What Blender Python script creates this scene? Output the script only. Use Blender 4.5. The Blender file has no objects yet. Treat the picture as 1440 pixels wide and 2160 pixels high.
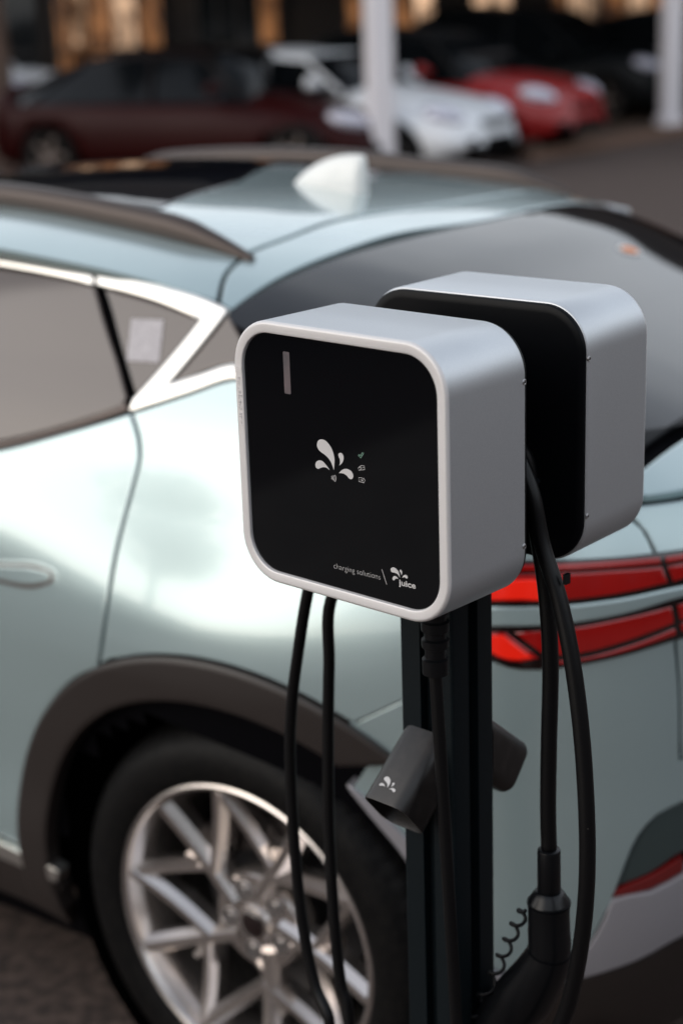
import bpy, bmesh, math, random
from mathutils import Vector, Matrix, geometry
random.seed(7)
DATA={'L1': [(-0.1682, 0.13, -0.7957), (-0.1959, 0.135, -0.754), (-0.2179, 0.14, -0.6818), (-0.2323, 0.145, -0.5799), (-0.2382, 0.15, -0.451), (-0.2303, 0.15, -0.3713), (-0.2168, 0.15, -0.3048),
        (-0.1966, 0.15, -0.2233)],
 'L2': [(-0.1719, 0.165, -0.2282), (-0.179, 0.165, -0.3125), (-0.1854, 0.165, -0.415), (-0.1848, 0.16, -0.5366), (-0.1723, 0.15, -0.662), (-0.1604, 0.145, -0.7373), (-0.1442, 0.14, -0.7905)],
 'R1': [(0.1145, 0.178, -0.0499), (0.1276, 0.178, -0.1028), (0.1529, 0.175, -0.1606), (0.1754, 0.17, -0.2346), (0.1922, 0.165, -0.3273), (0.202, 0.16, -0.4353), (0.1982, 0.16, -0.5243),
        (0.1852, 0.16, -0.6077), (0.1696, 0.16, -0.6638)],
 'R2': [(0.0973, 0.198, -0.0605), (0.1068, 0.198, -0.1015), (0.1184, 0.198, -0.1642), (0.1246, 0.198, -0.2458), (0.1232, 0.198, -0.3372), (0.1224, 0.198, -0.4194), (0.124, 0.198, -0.4787)],
 'T': {'gate_lip': [(-0.5633, 0.7187, 1), (-0.5833, 0.4), (-0.5933, 0), (-0.5833, -0.4), (-0.5633, -0.7187, 1), (-0.558, -0.7072), (-0.6021, -0.6641), (-0.6546, -0.5859), (-0.7043, -0.4548),
                    (-0.7316, -0.2707), (-0.7362, 0.0), (-0.7316, 0.2707), (-0.7043, 0.4548), (-0.6546, 0.5859), (-0.6021, 0.6641), (-0.558, 0.7072)],
       'glass_border': [(-0.4375, 0.645, 1), (-0.5275, 0.515), (-0.5569, 0.4495), (-0.4733, 0.2), (-0.4833, 0), (-0.4733, -0.4), (-0.4433, -0.62, 1), (-0.5453, -0.62, 1), (-0.5533, -0.4),
                        (-0.5593, 0), (-0.5533, 0.4), (-0.5373, 0.7087, 1), (-0.4827, 0.7466)],
       'glass_roof': [(1.55, -0.46, 1), (1.55, 0.46, 1), (0.9, 0.5), (0.4852, 0.457, 1), (0.5515, 0.1782), (0.6756, -0.2106), (0.515, -0.2), (0.47, -0.49, 1), (0.9, -0.5)],
       'glass_spot': [(-0.1003, -0.2552), (-0.1045, -0.2375), (-0.1155, -0.2266), (-0.1291, -0.2266), (-0.1401, -0.2375), (-0.1443, -0.2552), (-0.1401, -0.2728), (-0.1291, -0.2837),
                      (-0.1155, -0.2837), (-0.1045, -0.2728)],
       'glass_spot_in': [(-0.1063, -0.2552), (-0.1094, -0.2417), (-0.1174, -0.2333), (-0.1273, -0.2333), (-0.1353, -0.2417), (-0.1383, -0.2552), (-0.1353, -0.2687), (-0.1273, -0.277),
                         (-0.1174, -0.277), (-0.1094, -0.2687)],
       'hatch_top': [(0.1404, 0.7153, 1), (0.1826, 0.6404), (0.199, 0.5718), (0.1982, 0.4543), (0.2089, 0.2941), (0.186, 0.0), (0.186, -0.333), (0.198, -0.575), (0.15, -0.712, 1), (0.122, -0.718, 1),
                     (0.112, -0.63), (0.1, -0.46), (0.092, -0.25), (0.088, 0.0), (0.1106, 0.214), (0.1082, 0.4449), (0.114, 0.6288), (0.1156, 0.7208, 1)],
       'rear_glass': [(0.118, 0.7421, 1), (-0.0213, 0.7547), (-0.1037, 0.7741), (-0.2077, 0.7901), (-0.31, 0.7899), (-0.409, 0.7732), (-0.4827, 0.7466), (-0.5333, 0.7187, 1), (-0.5533, 0.4),
                      (-0.5633, 0), (-0.5533, -0.4), (-0.5333, -0.7187, 1), (-0.4827, -0.7466), (-0.409, -0.7732), (-0.31, -0.7899), (-0.2077, -0.7901), (-0.1037, -0.7741), (-0.0213, -0.7547),
                      (0.118, -0.7421, 1), (0.108, -0.63), (0.096, -0.46), (0.088, -0.25), (0.084, 0), (0.088, 0.25), (0.096, 0.46), (0.108, 0.63)],
       'roof_panel': [(1.85, -0.68, 1), (1.85, 0.68, 1), (1.3, 0.725), (0.6181, 0.7416), (0.4001, 0.7326), (0.1498, 0.7171, 1), (0.1908, 0.6427), (0.2074, 0.5716), (0.2069, 0.4496), (0.2212, 0.2842),
                      (0.193, 0.0), (0.193, -0.333), (0.205, -0.58), (0.16, -0.71, 1), (0.4, -0.73), (0.63, -0.736), (1.3, -0.725)]},
 'W': {'arch_cladding': [(-0.0692, 0.264, 1), (-0.0774, 0.3056), (-0.0815, 0.3478), (-0.0815, 0.3902), (-0.0773, 0.4324), (-0.0689, 0.4739), (-0.0566, 0.5145), (-0.0403, 0.5536), (-0.0203, 0.591),
                         (0.0032, 0.6262), (0.0296, 0.659), (0.0592, 0.6889), (0.0916, 0.7158), (0.1266, 0.7393), (0.1636, 0.7592), (0.2025, 0.7754), (0.2428, 0.7877), (0.2841, 0.7959), (0.3259, 0.8),
                         (0.3679, 0.8), (0.4096, 0.7958), (0.4506, 0.7874), (0.4905, 0.7751), (0.529, 0.7588), (0.5656, 0.7388, 1), (0.6653, 0.7582, 1), (0.6281, 0.7865), (0.5885, 0.8112),
                         (0.5468, 0.832), (0.5031, 0.8487), (0.458, 0.8612), (0.4119, 0.8694), (0.365, 0.8732), (0.318, 0.8726), (0.2712, 0.8676), (0.225, 0.8582), (0.1799, 0.8445), (0.1363, 0.8266),
                         (0.0946, 0.8047), (0.0553, 0.779), (0.0186, 0.7497), (-0.0154, 0.7171), (-0.0464, 0.6814), (-0.0739, 0.643), (-0.0977, 0.6021), (-0.1176, 0.5592), (-0.1334, 0.5147),
                         (-0.1449, 0.4688), (-0.1521, 0.4221), (-0.155, 0.3749), (-0.1533, 0.3277), (-0.1473, 0.2808, 1)],
       'belt_trim': [(0.091, 1.2276, 1), (0.1036, 1.2322, 1), (0.1083, 1.2214, 1), (-0.0092, 1.1808), (-0.1631, 1.1332), (-0.75, 1.09, 1), (-0.75, 1.102, 1), (-0.1661, 1.1429), (-0.012, 1.1887)],
       'bumper': [(0.5863, 0.8054, 1), (0.6714, 0.8561), (0.7541, 0.9068), (0.8121, 0.929), (0.8361, 0.9257), (0.9037, 0.9279), (0.9853, 0.94), (1.0716, 0.9532, 1), (1.0799, 0.8857),
                  (1.0782, 0.7615, 1), (1.2, 0.79, 1), (1.7944, 0.79, 1), (1.7944, 0.58, 1), (1.3, 0.56), (1.0819, 0.6957, 1), (1.0388, 0.6812), (1.0074, 0.6507), (0.986, 0.6066), (0.9702, 0.5588),
                  (0.9556, 0.5136), (0.9441, 0.4706), (0.9217, 0.4303), (0.8119, 0.4107), (0.72, 0.5), (0.6542, 0.6203), (0.6009, 0.6775), (0.5816, 0.6986, 1), (0.6135, 0.7681), (0.5927, 0.7817)],
       'corner_panel': [(0.9757, 0.565, 1), (0.9888, 0.6047), (1.0101, 0.6472), (1.0408, 0.6778), (1.0817, 0.6926, 1), (1.3, 0.556), (1.7944, 0.576, 1), (1.7944, 0.5, 1), (1.25, 0.52),
                        (1.0773, 0.6094), (1.0235, 0.5811)],
       'diffuser': [(0.823, 0.3528, 1), (0.861, 0.3692), (0.959, 0.3959), (1.029, 0.4195), (1.0996, 0.4541), (1.3, 0.36), (1.7944, 0.36, 1), (1.7944, 0.22, 1), (1.3, 0.22), (0.9, 0.22),
                    (0.76, 0.25, 1), (0.75, 0.36, 1)],
       'door_glass': [(-0.75, 1.415, 1), (-0.2969, 1.4142), (-0.1757, 1.409), (-0.061, 1.3995, 1), (-0.0053, 1.3383), (0.0537, 1.2846), (0.095, 1.2413, 1), (0.0901, 1.2296, 1), (-0.0128, 1.1908),
                      (-0.1668, 1.1451), (-0.75, 1.105, 1)],
       'door_handle': [(-0.1264, 0.9433), (-0.0232, 0.954), (0.0003, 0.9511), (0.0012, 0.9426), (-0.0211, 0.9321), (-0.1256, 0.9195), (-0.235, 0.925), (-0.243, 0.932), (-0.235, 0.939)],
       'handle_gap': [(-0.1267, 0.949), (-0.0204, 0.96), (0.0067, 0.9546), (0.0106, 0.9411), (-0.0149, 0.9261), (-0.1255, 0.912), (-0.24, 0.919), (-0.252, 0.932), (-0.24, 0.945)],
       'handle_pocket': [(-0.1273, 0.957), (-0.0146, 0.9681), (0.0137, 0.962), (0.0234, 0.9489), (0.0161, 0.9311), (-0.0121, 0.9178), (-0.1257, 0.9011), (-0.245, 0.92), (-0.26, 0.932),
                         (-0.245, 0.944)],
       'lamp_bar': [(0.7874, 1.0099, 1), (0.9007, 1.014), (0.9832, 1.0204), (1.0863, 1.0296), (1.3, 1.003), (1.7944, 0.994, 1), (1.7944, 0.978, 1), (1.3, 0.991), (1.086, 1.0149), (0.9832, 0.9983),
                    (0.9011, 0.9884), (0.7883, 0.9829, 1)],
       'lamp_gate_a': [(1.0567, 1.072, 1), (1.0887, 1.0729), (1.3, 1.058), (1.7944, 1.048, 1), (1.7944, 1.038, 1), (1.3, 1.048), (1.088, 1.0645), (1.0584, 1.0634, 1)],
       'lamp_gate_b': [(1.0596, 1.0587, 1), (1.0877, 1.06), (1.3, 1.043), (1.7944, 1.033, 1), (1.7944, 1.003, 1), (1.3, 1.013), (1.0867, 1.0403), (1.0671, 1.0374, 1)],
       'lamp_glow_a': [(0.7933, 1.0454, 1), (0.88, 1.049), (0.8978, 1.0464), (0.8924, 1.0267), (0.8462, 1.0229), (0.794, 1.0196, 1)],
       'lamp_glow_b': [(0.7971, 0.971, 1), (0.8217, 0.9714, 1), (0.8639, 0.9405, 1), (0.8424, 0.9365), (0.815, 0.9412), (0.7981, 0.9509, 1)],
       'lamp_low_a': [(0.7942, 0.9736, 1), (0.8243, 0.975, 1), (0.8735, 0.9393, 1), (0.8494, 0.9332), (0.8151, 0.9384), (0.7954, 0.9493, 1)],
       'lamp_low_b': [(0.8379, 0.9754, 1), (0.9209, 0.9827), (0.9832, 0.9915), (1.0627, 1.0023, 1), (1.0674, 0.979, 1), (0.992, 0.9591), (0.9286, 0.9457), (0.8827, 0.9428, 1)],
       'lamp_low_c': [(0.8872, 0.9337, 1), (0.9304, 0.9372), (0.9939, 0.9506), (1.0693, 0.9704, 1), (1.0712, 0.9617, 1), (0.9852, 0.9428), (0.9036, 0.9301, 1)],
       'lamp_low_gate': [(1.0741, 1.0028, 1), (1.0858, 1.0047), (1.3, 0.984), (1.7944, 0.97, 1), (1.7944, 0.952, 1), (1.3, 0.965), (1.0858, 0.9834), (1.0781, 0.9817, 1)],
       'lamp_low_gate_b': [(1.0791, 0.9746, 1), (1.086, 0.9764), (1.3, 0.955), (1.7944, 0.943, 1), (1.7944, 0.933, 1), (1.3, 0.944), (1.0865, 0.9651), (1.0819, 0.9637, 1)],
       'lamp_rim': [(0.7858, 1.0748, 1), (0.9009, 1.0766), (0.9846, 1.0778), (1.0893, 1.0793), (1.3, 1.068), (1.7944, 1.058, 1), (1.7944, 0.922, 1), (1.3, 0.932), (1.0871, 0.953), (0.9855, 0.9357),
                    (0.9038, 0.9237), (0.8498, 0.9204), (0.8121, 0.929), (0.7902, 0.9441, 1)],
       'lamp_top_a': [(0.7915, 1.068, 1), (0.9008, 1.0709), (0.9843, 1.0727), (1.0469, 1.0723, 1), (1.0486, 1.0637, 1), (0.9839, 1.0637), (0.9006, 1.0625), (0.7916, 1.0596, 1)],
       'lamp_top_b': [(0.7917, 1.0551, 1), (0.9006, 1.058), (0.9838, 1.0598), (1.0498, 1.059, 1), (1.058, 1.0371, 1), (0.9832, 1.0284), (0.9006, 1.022), (0.7927, 1.0182, 1)],
       'pillar_glass': [(0.1847, 1.2677, 1), (0.2885, 1.3765, 1), (0.335, 1.34, 1), (0.4, 1.3149), (0.5, 1.266, 1), (0.3202, 1.3081)],
       'quarter_glass': [(-0.0357, 1.3974, 1), (0.1079, 1.3831), (0.228, 1.3653, 1), (0.1693, 1.3005), (0.1167, 1.246, 1), (0.0428, 1.3184)],
       'quarter_panel': [(0.1166, 0.8186, 1), (0.1235, 0.8395), (0.1398, 0.9232), (0.1445, 1.0062), (0.1515, 1.0725), (0.1594, 1.1239), (0.1624, 1.1566), (0.151, 1.1874), (0.1239, 1.2186, 1),
                         (0.2397, 1.2559), (0.3266, 1.283), (0.5, 1.266, 1), (0.56, 1.2424), (0.62, 1.2191), (0.7, 1.1929), (0.78, 1.1712), (0.86, 1.1559), (0.93, 1.1478), (0.985, 1.1446, 1),
                         (1.0256, 1.1111), (1.0393, 1.0801), (1.0491, 1.0598), (1.0613, 1.0153), (1.0713, 0.9589, 1), (0.9851, 0.9442), (0.9035, 0.9322), (0.8359, 0.93), (0.8119, 0.9347),
                         (0.754, 0.9097), (0.6715, 0.8591), (0.5851, 0.8084, 1), (0.6149, 0.8002), (0.57, 0.8255), (0.5227, 0.8461), (0.4734, 0.8616), (0.4227, 0.8719), (0.371, 0.877),
                         (0.3191, 0.8767), (0.2673, 0.871), (0.2164, 0.8601), (0.1669, 0.8439), (0.1194, 0.8228)],
       'rear_door': [(0.1164, 1.2179, 1), (0.1426, 1.1865), (0.1541, 1.1557), (0.1512, 1.1229), (0.1434, 1.0714), (0.1363, 1.0049), (0.1313, 0.9216), (0.1144, 0.8375), (0.1063, 0.8118, 1),
                     (0.0464, 0.7774), (-0.0029, 0.7353), (-0.0469, 0.6871), (-0.0844, 0.6337), (-0.1148, 0.576), (-0.1375, 0.5148), (-0.1522, 0.4512), (-0.1587, 0.3863), (-0.1269, 0.3823, 1),
                     (-0.2128, 0.3952), (-0.75, 0.36, 1), (-0.75, 1.085, 1), (-0.1622, 1.1302), (-0.0082, 1.178)],
       'reflector': [(0.9744, 0.5618, 1), (1.0235, 0.5778), (1.0772, 0.6046, 1), (1.0772, 0.5785, 1), (1.0242, 0.5563), (0.9664, 0.5483, 1)],
       'sill_cladding': [(-0.2244, 0.3463), (-0.0733, 0.3334, 1), (-0.0841, 0.2308, 1), (-0.1, 0.235), (-0.75, 0.2, 1), (-0.75, 0.32, 1)],
       'sill_trim': [(-0.2142, 0.3887), (-0.0573, 0.3714, 1), (-0.0684, 0.3434, 1), (-0.2226, 0.3532), (-0.75, 0.325, 1), (-0.75, 0.352, 1)],
       'sticker': [(0.0539, 1.3553, 1), (0.136, 1.359, 1), (0.1503, 1.2963, 1), (0.072, 1.2932, 1)],
       'tailgate': [(1.0324, 1.1062), (1.0437, 1.0797), (1.0536, 1.0593), (1.0659, 1.0147), (1.0767, 0.9581), (1.0845, 0.885), (1.0831, 0.7652, 1), (1.2, 0.8, 1), (1.7944, 0.8, 1),
                    (1.7934, 1.1432, 1), (1.55, 1.1428), (1.3, 1.1448), (1.1, 1.1434), (1.0, 1.1422, 1)],
       'valance': [(0.5756, 0.7073, 1), (0.6007, 0.689), (0.659, 0.6303), (0.735, 0.5), (0.8, 0.42), (0.8125, 0.407), (0.9225, 0.4266), (0.9469, 0.4678), (0.9588, 0.5117), (0.9666, 0.5449),
                   (1.0244, 0.5529), (1.0773, 0.5752), (1.3, 0.5), (1.7944, 0.48, 1), (1.7944, 0.37, 1), (1.3, 0.37), (1.0971, 0.4621), (1.0268, 0.4276), (0.9571, 0.4039), (0.8597, 0.3751),
                   (0.8211, 0.3618), (0.78, 0.375), (0.71, 0.45), (0.6557, 0.5929), (0.6083, 0.6558), (0.5768, 0.6977, 1)],
       'window_trim': [(-0.75, 1.45, 1), (-0.3124, 1.4432), (-0.1898, 1.4365), (-0.0739, 1.4257, 1), (-0.0595, 1.4011, 1), (-0.1764, 1.4105), (-0.2985, 1.4173), (-0.75, 1.418, 1)],
       'window_trim_z': [(-0.0659, 1.4254, 1), (0.0947, 1.4105), (0.238, 1.3945), (0.2847, 1.3853, 1), (0.2869, 1.3778, 1), (0.1842, 1.2663, 1), (0.2508, 1.286), (0.3207, 1.3061), (0.49, 1.2671, 1),
                         (0.49, 1.2531, 1), (0.3258, 1.2863), (0.2382, 1.2598), (0.1153, 1.2206, 1), (0.1164, 1.239, 1), (0.2317, 1.3648, 1), (0.1069, 1.3852), (-0.0517, 1.4009, 1)]},
 'bar': [[-0.07358, 0.11368], [-0.06454, 0.06937]],
 'batt': [[(0.0267, -0.00447), (0.03379, -0.00416), (0.03477, -0.00592), (0.03397, -0.00876), (0.02695, -0.00862), (0.0267, -0.00447)], [(0.02849, -0.00642), (0.03255, -0.00644)],
          [(0.03131, -0.00539), (0.03266, -0.00651), (0.03099, -0.00779)]],
 'box1': {'o': (-0.0031, 1.6347, 1.3994), 'yaw': -0.7517},
 'box2': {'o': (0.1439, 1.7944, 1.402), 'yaw': -0.7013},
 'bx': {'D': 0.1302, 'H': 0.287, 'W': 0.29, 'inn': 0.0126, 'r': 0.0516},
 'cam': {'lens': 58.557, 'pitch': 0.3002, 'roll': -0.0336, 'z': 1.8602},
 'car': {'fw': (-0.8121, 0.5835), 'loc': (0.3461, 3.2043, 0)},
 'check': [[(0.02685, 0.01875), (0.02805, 0.01983), (0.02975, 0.01877), (0.0328, 0.02304), (0.03433, 0.0224), (0.03006, 0.0165), (0.02685, 0.01875)]],
 'coil': [(0.1027, 0.18, -0.5505), (0.0836, 0.178, -0.5955), (0.0605, 0.176, -0.6548), (0.0233, 0.172, -0.734), (0.006, 0.17, -0.7674)],
 'emb': [[-0.14001, 0.0256], [-0.14152, 0.0798], [-0.13963, 0.06099]],
 'gl': [(0.0435, 0.1, -0.1932), (0.0424, 0.1, -0.2459), (0.0449, 0.1, -0.2901), (0.0474, 0.1, -0.3349), (0.0524, 0.1, -0.4321), (0.0587, 0.1, -0.5499), (0.065, 0.1, -0.678)],
 'hand': [[(0.02603, 0.00518), (0.03022, 0.00856), (0.0343, 0.00923), (0.03519, 0.00536), (0.03034, 0.0041)],
          [(0.02654, 0.00333), (0.02888, 0.00372), (0.03159, 0.00655), (0.02987, 0.00703), (0.02838, 0.00579)], [(0.03278, 0.00742), (0.03422, 0.00721)]],
 'logo': [[(-0.02385, 0.02765), (-0.01905, 0.02748), (-0.0138, 0.02468), (-0.00982, 0.02032), (-0.00709, 0.01487), (-0.00604, 0.00915), (-0.00657, 0.00271), (-0.00757, -0.00224, 1),
           (-0.0089, 0.00141), (-0.0111, 0.0056), (-0.01453, 0.00914), (-0.01861, 0.01167), (-0.02333, 0.01364), (-0.02745, 0.01572), (-0.02971, 0.01901), (-0.0295, 0.02314), (-0.02723, 0.02622)],
          [(-0.02739, 0.00468), (-0.02317, 0.00454), (-0.01965, 0.00238), (-0.01618, -0.00047), (-0.0136, -0.00311, 1), (-0.01743, -0.0016), (-0.02165, -0.00161), (-0.02595, -0.00301),
           (-0.02937, -0.00464), (-0.03237, -0.00385), (-0.03331, -0.00079), (-0.03175, 0.00245)],
          [(0.00252, 0.01763), (0.00514, 0.01683), (0.00663, 0.01437), (0.00635, 0.01072), (0.00443, 0.00724), (0.00043, 0.00378, 1), (0.00167, 0.00769), (0.00133, 0.0108), (-4e-05, 0.01329),
           (-0.00041, 0.01549)],
          [(-0.00052, -0.00437, 1), (0.00288, -0.00117), (0.00653, 0.00103), (0.01069, 0.00186), (0.01478, 0.00127), (0.01792, -0.00068), (0.01926, -0.00384), (0.01826, -0.00672), (0.01556, -0.00822),
           (0.01324, -0.00758), (0.01096, -0.0057), (0.00749, -0.00402), (0.00336, -0.00381)]],
 'logo2': [[(0.06929, -0.09164), (0.07344, -0.0921), (0.0771, -0.095), (0.07859, -0.10069, 1), (0.07578, -0.09762), (0.07164, -0.09683), (0.06746, -0.09671), (0.06645, -0.09425)],
           [(0.07926, -0.09201), (0.08154, -0.09305), (0.08165, -0.09523), (0.08075, -0.09755, 1), (0.07983, -0.09508), (0.0784, -0.09305)],
           [(0.06895, -0.10276), (0.07069, -0.10071), (0.0732, -0.10038), (0.07648, -0.10215, 1), (0.0727, -0.10296), (0.07055, -0.10524), (0.06889, -0.10479)],
           [(0.0815, -0.1004, 1), (0.08408, -0.09684), (0.08658, -0.09597), (0.08877, -0.09717), (0.08855, -0.09921), (0.08689, -0.09957), (0.08485, -0.09881)]],
 'nfc': [[(-0.0112, -0.00956), (-0.01049, -0.01108), (-0.01111, -0.01274)], [(-0.00984, -0.00878), (-0.00886, -0.0109), (-0.00957, -0.0133)],
         [(-0.00814, -0.00803), (-0.00693, -0.01057), (-0.00811, -0.01397)], [(-0.00619, -0.00734), (-0.00477, -0.0102), (-0.00634, -0.01449)]],
 'plug': [(0.124, 0.198, -0.4726), (0.1243, 0.198, -0.5303), (0.1237, 0.198, -0.5428), (0.1246, 0.198, -0.5765), (0.1228, 0.198, -0.6148), (0.0928, 0.198, -0.675), (0.0466, 0.198, -0.7408)],
 'slash': [[(0.05452, -0.09677), (0.06061, -0.11178)]],
 'smax': 1.7944,
 'txt_cs': {'a': [-0.01226, -0.10972], 'b': [0.05232, -0.10863], 'x': [-0.01089, -0.10487]},
 'txt_ju': {'a': [0.07683, -0.10866], 'b': [0.09922, -0.10805], 'bb': [0.08292, -0.10911], 'x': [0.08304, -0.10472]}}
# body surface of the near car: W(s,z) wraps round the sides and tail, Tz(u,v) is the roof and rear window
def cub(T,x):
    n=len(T)
    if x<=T[0][0]:
        return T[0][1]
    if x>=T[-1][0]:
        return T[-1][1]
    i=0
    while x>T[i+1][0]: i+=1
    def sl(k):
        if k==0: return (T[1][1]-T[0][1])/(T[1][0]-T[0][0])
        if k==n-1: return (T[-1][1]-T[-2][1])/(T[-1][0]-T[-2][0])
        h0=T[k][0]-T[k-1][0];h1=T[k+1][0]-T[k][0]
        d0=(T[k][1]-T[k-1][1])/h0;d1=(T[k+1][1]-T[k][1])/h1
        if d0*d1<=0: return (d0*h1+d1*h0)/(h0+h1)*0.5
        return (d0*h1+d1*h0)/(h0+h1)
    h=T[i+1][0]-T[i][0];t=(x-T[i][0])/h
    m0=sl(i)*h;m1=sl(i+1)*h;a,b=T[i][1],T[i+1][1]
    return a*(2*t**3-3*t*t+1)+m0*(t**3-2*t*t+t)+b*(-2*t**3+3*t*t)+m1*(t**3-t*t)
U0=0.35
NS=3.6
TA=[(.15,.98),(.30,1.08),(.42,1.13),(.55,1.16),(.75,1.15),(.90,1.14),(1.0,1.135),(1.08,1.12),(1.16,1.09),(1.25,1.04),(1.35,.97),(1.5,.86)]
TB=[(.15,.86),(.30,.915),(.42,.93),(.55,.932),(.70,.940),(.85,.944),(.95,.936),(1.05,.914),(1.12,.888),(1.20,.852),(1.30,.790),(1.40,.728),(1.5,.664)]
TZ=[(-.80,1.125),(-.70,1.175),(-.6,1.207),(-.3,1.308),(-.12,1.368),(.0,1.413),(.1,1.444),(.2,1.470),(.35,1.496),(.5,1.514),(.8,1.536),(1.2,1.528),(1.55,1.492),(1.9,1.415),(2.3,1.26),(2.75,1.05),(3.2,.99),(3.6,.86),(3.75,.70)]
def taper(u):
    return 1.0 if u<2.4 else 1.0-.085*((u-2.4)/1.4)**2
def Bz(z): return cub(TB,z)
def bulge(u,z):
    t=min(1.0,max(0.0,(1.10-z)/.24)); q=min(1.0,max(0.0,(z-.52)/.30))
    return .026*math.exp(-((u-.08)/.34)**2)*t*t*(3-2*t)*q
def Az(z): return cub(TA,z)
def drop(v): 
    v=abs(v); return .018*v*v+.225*v**4
def Tz(u,v): return cub(TZ,u)-drop(v)-.036*(.57-v)*min(1.0,max(0.30 if u>-.3 else max(0.0,.3*(u+.7)/.4),.30+.7*(u-.08)/.5))
# unit superellipse arc-length table at aspect 1.135/.936
_tab=None
def _table():
    global _tab
    if _tab is None:
        N=400;pts=[]
        for i in range(N+1):
            ph=math.pi/2*i/N
            # dense near both ends
            U=math.sin(ph)**(2/NS);V=max(0.0,math.cos(ph))**(2/NS)
            pts.append((U,V))
        L=[0.0]
        for i in range(N):
            L.append(L[-1]+math.hypot((pts[i+1][0]-pts[i][0])*1.135,(pts[i+1][1]-pts[i][1])*.936))
        _tab=(L,pts)
    return _tab
def unit(s):
    L,P=_table()
    if s>=L[-1]: return P[-1]
    lo,hi=0,len(L)-1
    while hi-lo>1:
        m=(lo+hi)//2
        if L[m]<=s: lo=m
        else: hi=m
    t=(s-L[lo])/(L[hi]-L[lo]+1e-12)
    return (P[lo][0]+(P[hi][0]-P[lo][0])*t,P[lo][1]+(P[hi][1]-P[lo][1])*t)
def W(s,z):
    if s<=0:
        u=U0-s; return (u,Bz(z)*taper(u)+bulge(u,z),z)
    U,V=unit(s)
    u=U0-Az(z)*U
    return (u,(Bz(z)+bulge(u,z))*V,z)
def Winside(u,v,z):
    b=Bz(z)*(taper(u) if u>U0 else 1.0)+bulge(u,z)
    if u>=U0: return abs(v)/b-1
    return (((U0-u)/Az(z))**NS+(abs(v)/b)**NS)-1
def Winv(u,v,z):
    if u>=U0: return U0-u
    L,P=_table()
    U=(U0-u)/Az(z)
    lo,hi=0,len(L)-1
    if U<.85:
        while hi-lo>1:
            m=(lo+hi)//2
            if P[m][0]<=U: lo=m
            else: hi=m
        t=(U-P[lo][0])/(P[hi][0]-P[lo][0]+1e-12)
    else:
        V=abs(v)/Bz(z)
        while hi-lo>1:
            m=(lo+hi)//2
            if P[m][1]>=V: lo=m
            else: hi=m
        t=(V-P[lo][1])/(P[hi][1]-P[lo][1]-1e-12)
    return L[lo]+(L[hi]-L[lo])*t
def T(u,v): return (u,v,Tz(u,v))

C = bpy.context.scene.collection
S = bpy.context.scene
# ---------------------------------------------------------------- camera, sky, sun, exposure
cam = bpy.data.cameras.new('camera'); co = bpy.data.objects.new('camera', cam); C.objects.link(co); S.camera = co
cam.sensor_fit = 'VERTICAL'; cam.sensor_height = 36; cam.sensor_width = 24; cam.lens = DATA['cam']['lens']
cam.clip_start = .05; cam.clip_end = 2000
th, ro = DATA['cam']['pitch'], DATA['cam']['roll']
fw = Vector((0, math.cos(th), -math.sin(th))); rg = Vector((1, 0, 0)); up = rg.cross(fw)
r2 = math.cos(ro)*rg + math.sin(ro)*up; u2 = -math.sin(ro)*rg + math.cos(ro)*up
m = Matrix((r2, u2, -fw)).transposed().to_4x4(); m.translation = (0, 0, DATA['cam']['z']); co.matrix_world = m
cam.dof.use_dof = True; cam.dof.focus_distance = 1.72; cam.dof.aperture_fstop = 2.8; cam.dof.aperture_blades = 0

SUN_EL, SUN_AZ = math.radians(20), math.radians(250)      # azimuth clockwise from +Y
w = bpy.data.worlds.new('World'); S.world = w; w.use_nodes = True
nt = w.node_tree; N = nt.nodes; L = nt.links
bg = N['Background']
sky = N.new('ShaderNodeTexSky'); sky.sky_type = 'NISHITA'; sky.sun_disc = False
sky.sun_elevation = SUN_EL; sky.sun_rotation = SUN_AZ; sky.dust_density = 1.0; sky.air_density = 1.0; sky.ozone_density = 1.5
tc = N.new('ShaderNodeTexCoord'); mp = N.new('ShaderNodeMapping'); mp.inputs['Scale'].default_value = (1, 1, 2.4)
nz = N.new('ShaderNodeTexNoise'); nz.inputs['Scale'].default_value = 2.1; nz.inputs['Detail'].default_value = 5
cr = N.new('ShaderNodeValToRGB'); cr.color_ramp.elements[0].position = .36; cr.color_ramp.elements[1].position = .62
cr.color_ramp.elements[0].color = (.66, .66, .66, 1); cr.color_ramp.elements[1].color = (.95, .95, .95, 1)
mx = N.new('ShaderNodeMix'); mx.data_type = 'RGBA'
mx.inputs['B'].default_value = (13.2, 13.6, 14.2, 1)
L.new(tc.outputs['Generated'], mp.inputs['Vector']); L.new(mp.outputs[0], nz.inputs['Vector']); L.new(nz.outputs['Fac'], cr.inputs[0])
# thin veil of cloud, brighter and warmer towards the low sun (forward scattering)
sdir = Vector((math.sin(SUN_AZ)*math.cos(SUN_EL), math.cos(SUN_AZ)*math.cos(SUN_EL), math.sin(SUN_EL)))
vd = N.new('ShaderNodeVectorMath'); vd.operation = 'DOT_PRODUCT'; vd.inputs[1].default_value = sdir
L.new(tc.outputs['Generated'], vd.inputs[0])
vm = N.new('ShaderNodeMath'); vm.operation = 'MAXIMUM'; vm.inputs[1].default_value = 0; L.new(vd.outputs['Value'], vm.inputs[0])
vp = N.new('ShaderNodeMath'); vp.operation = 'POWER'; vp.inputs[1].default_value = 3.0; L.new(vm.outputs[0], vp.inputs[0])
vx = N.new('ShaderNodeMix'); vx.data_type = 'RGBA'; vx.inputs['A'].default_value = (12.6, 13.1, 13.6, 1); vx.inputs['B'].default_value = (14.5, 13.6, 12.8, 1)
L.new(vp.outputs[0], vx.inputs['Factor']); L.new(vx.outputs['Result'], mx.inputs['B'])
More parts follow.
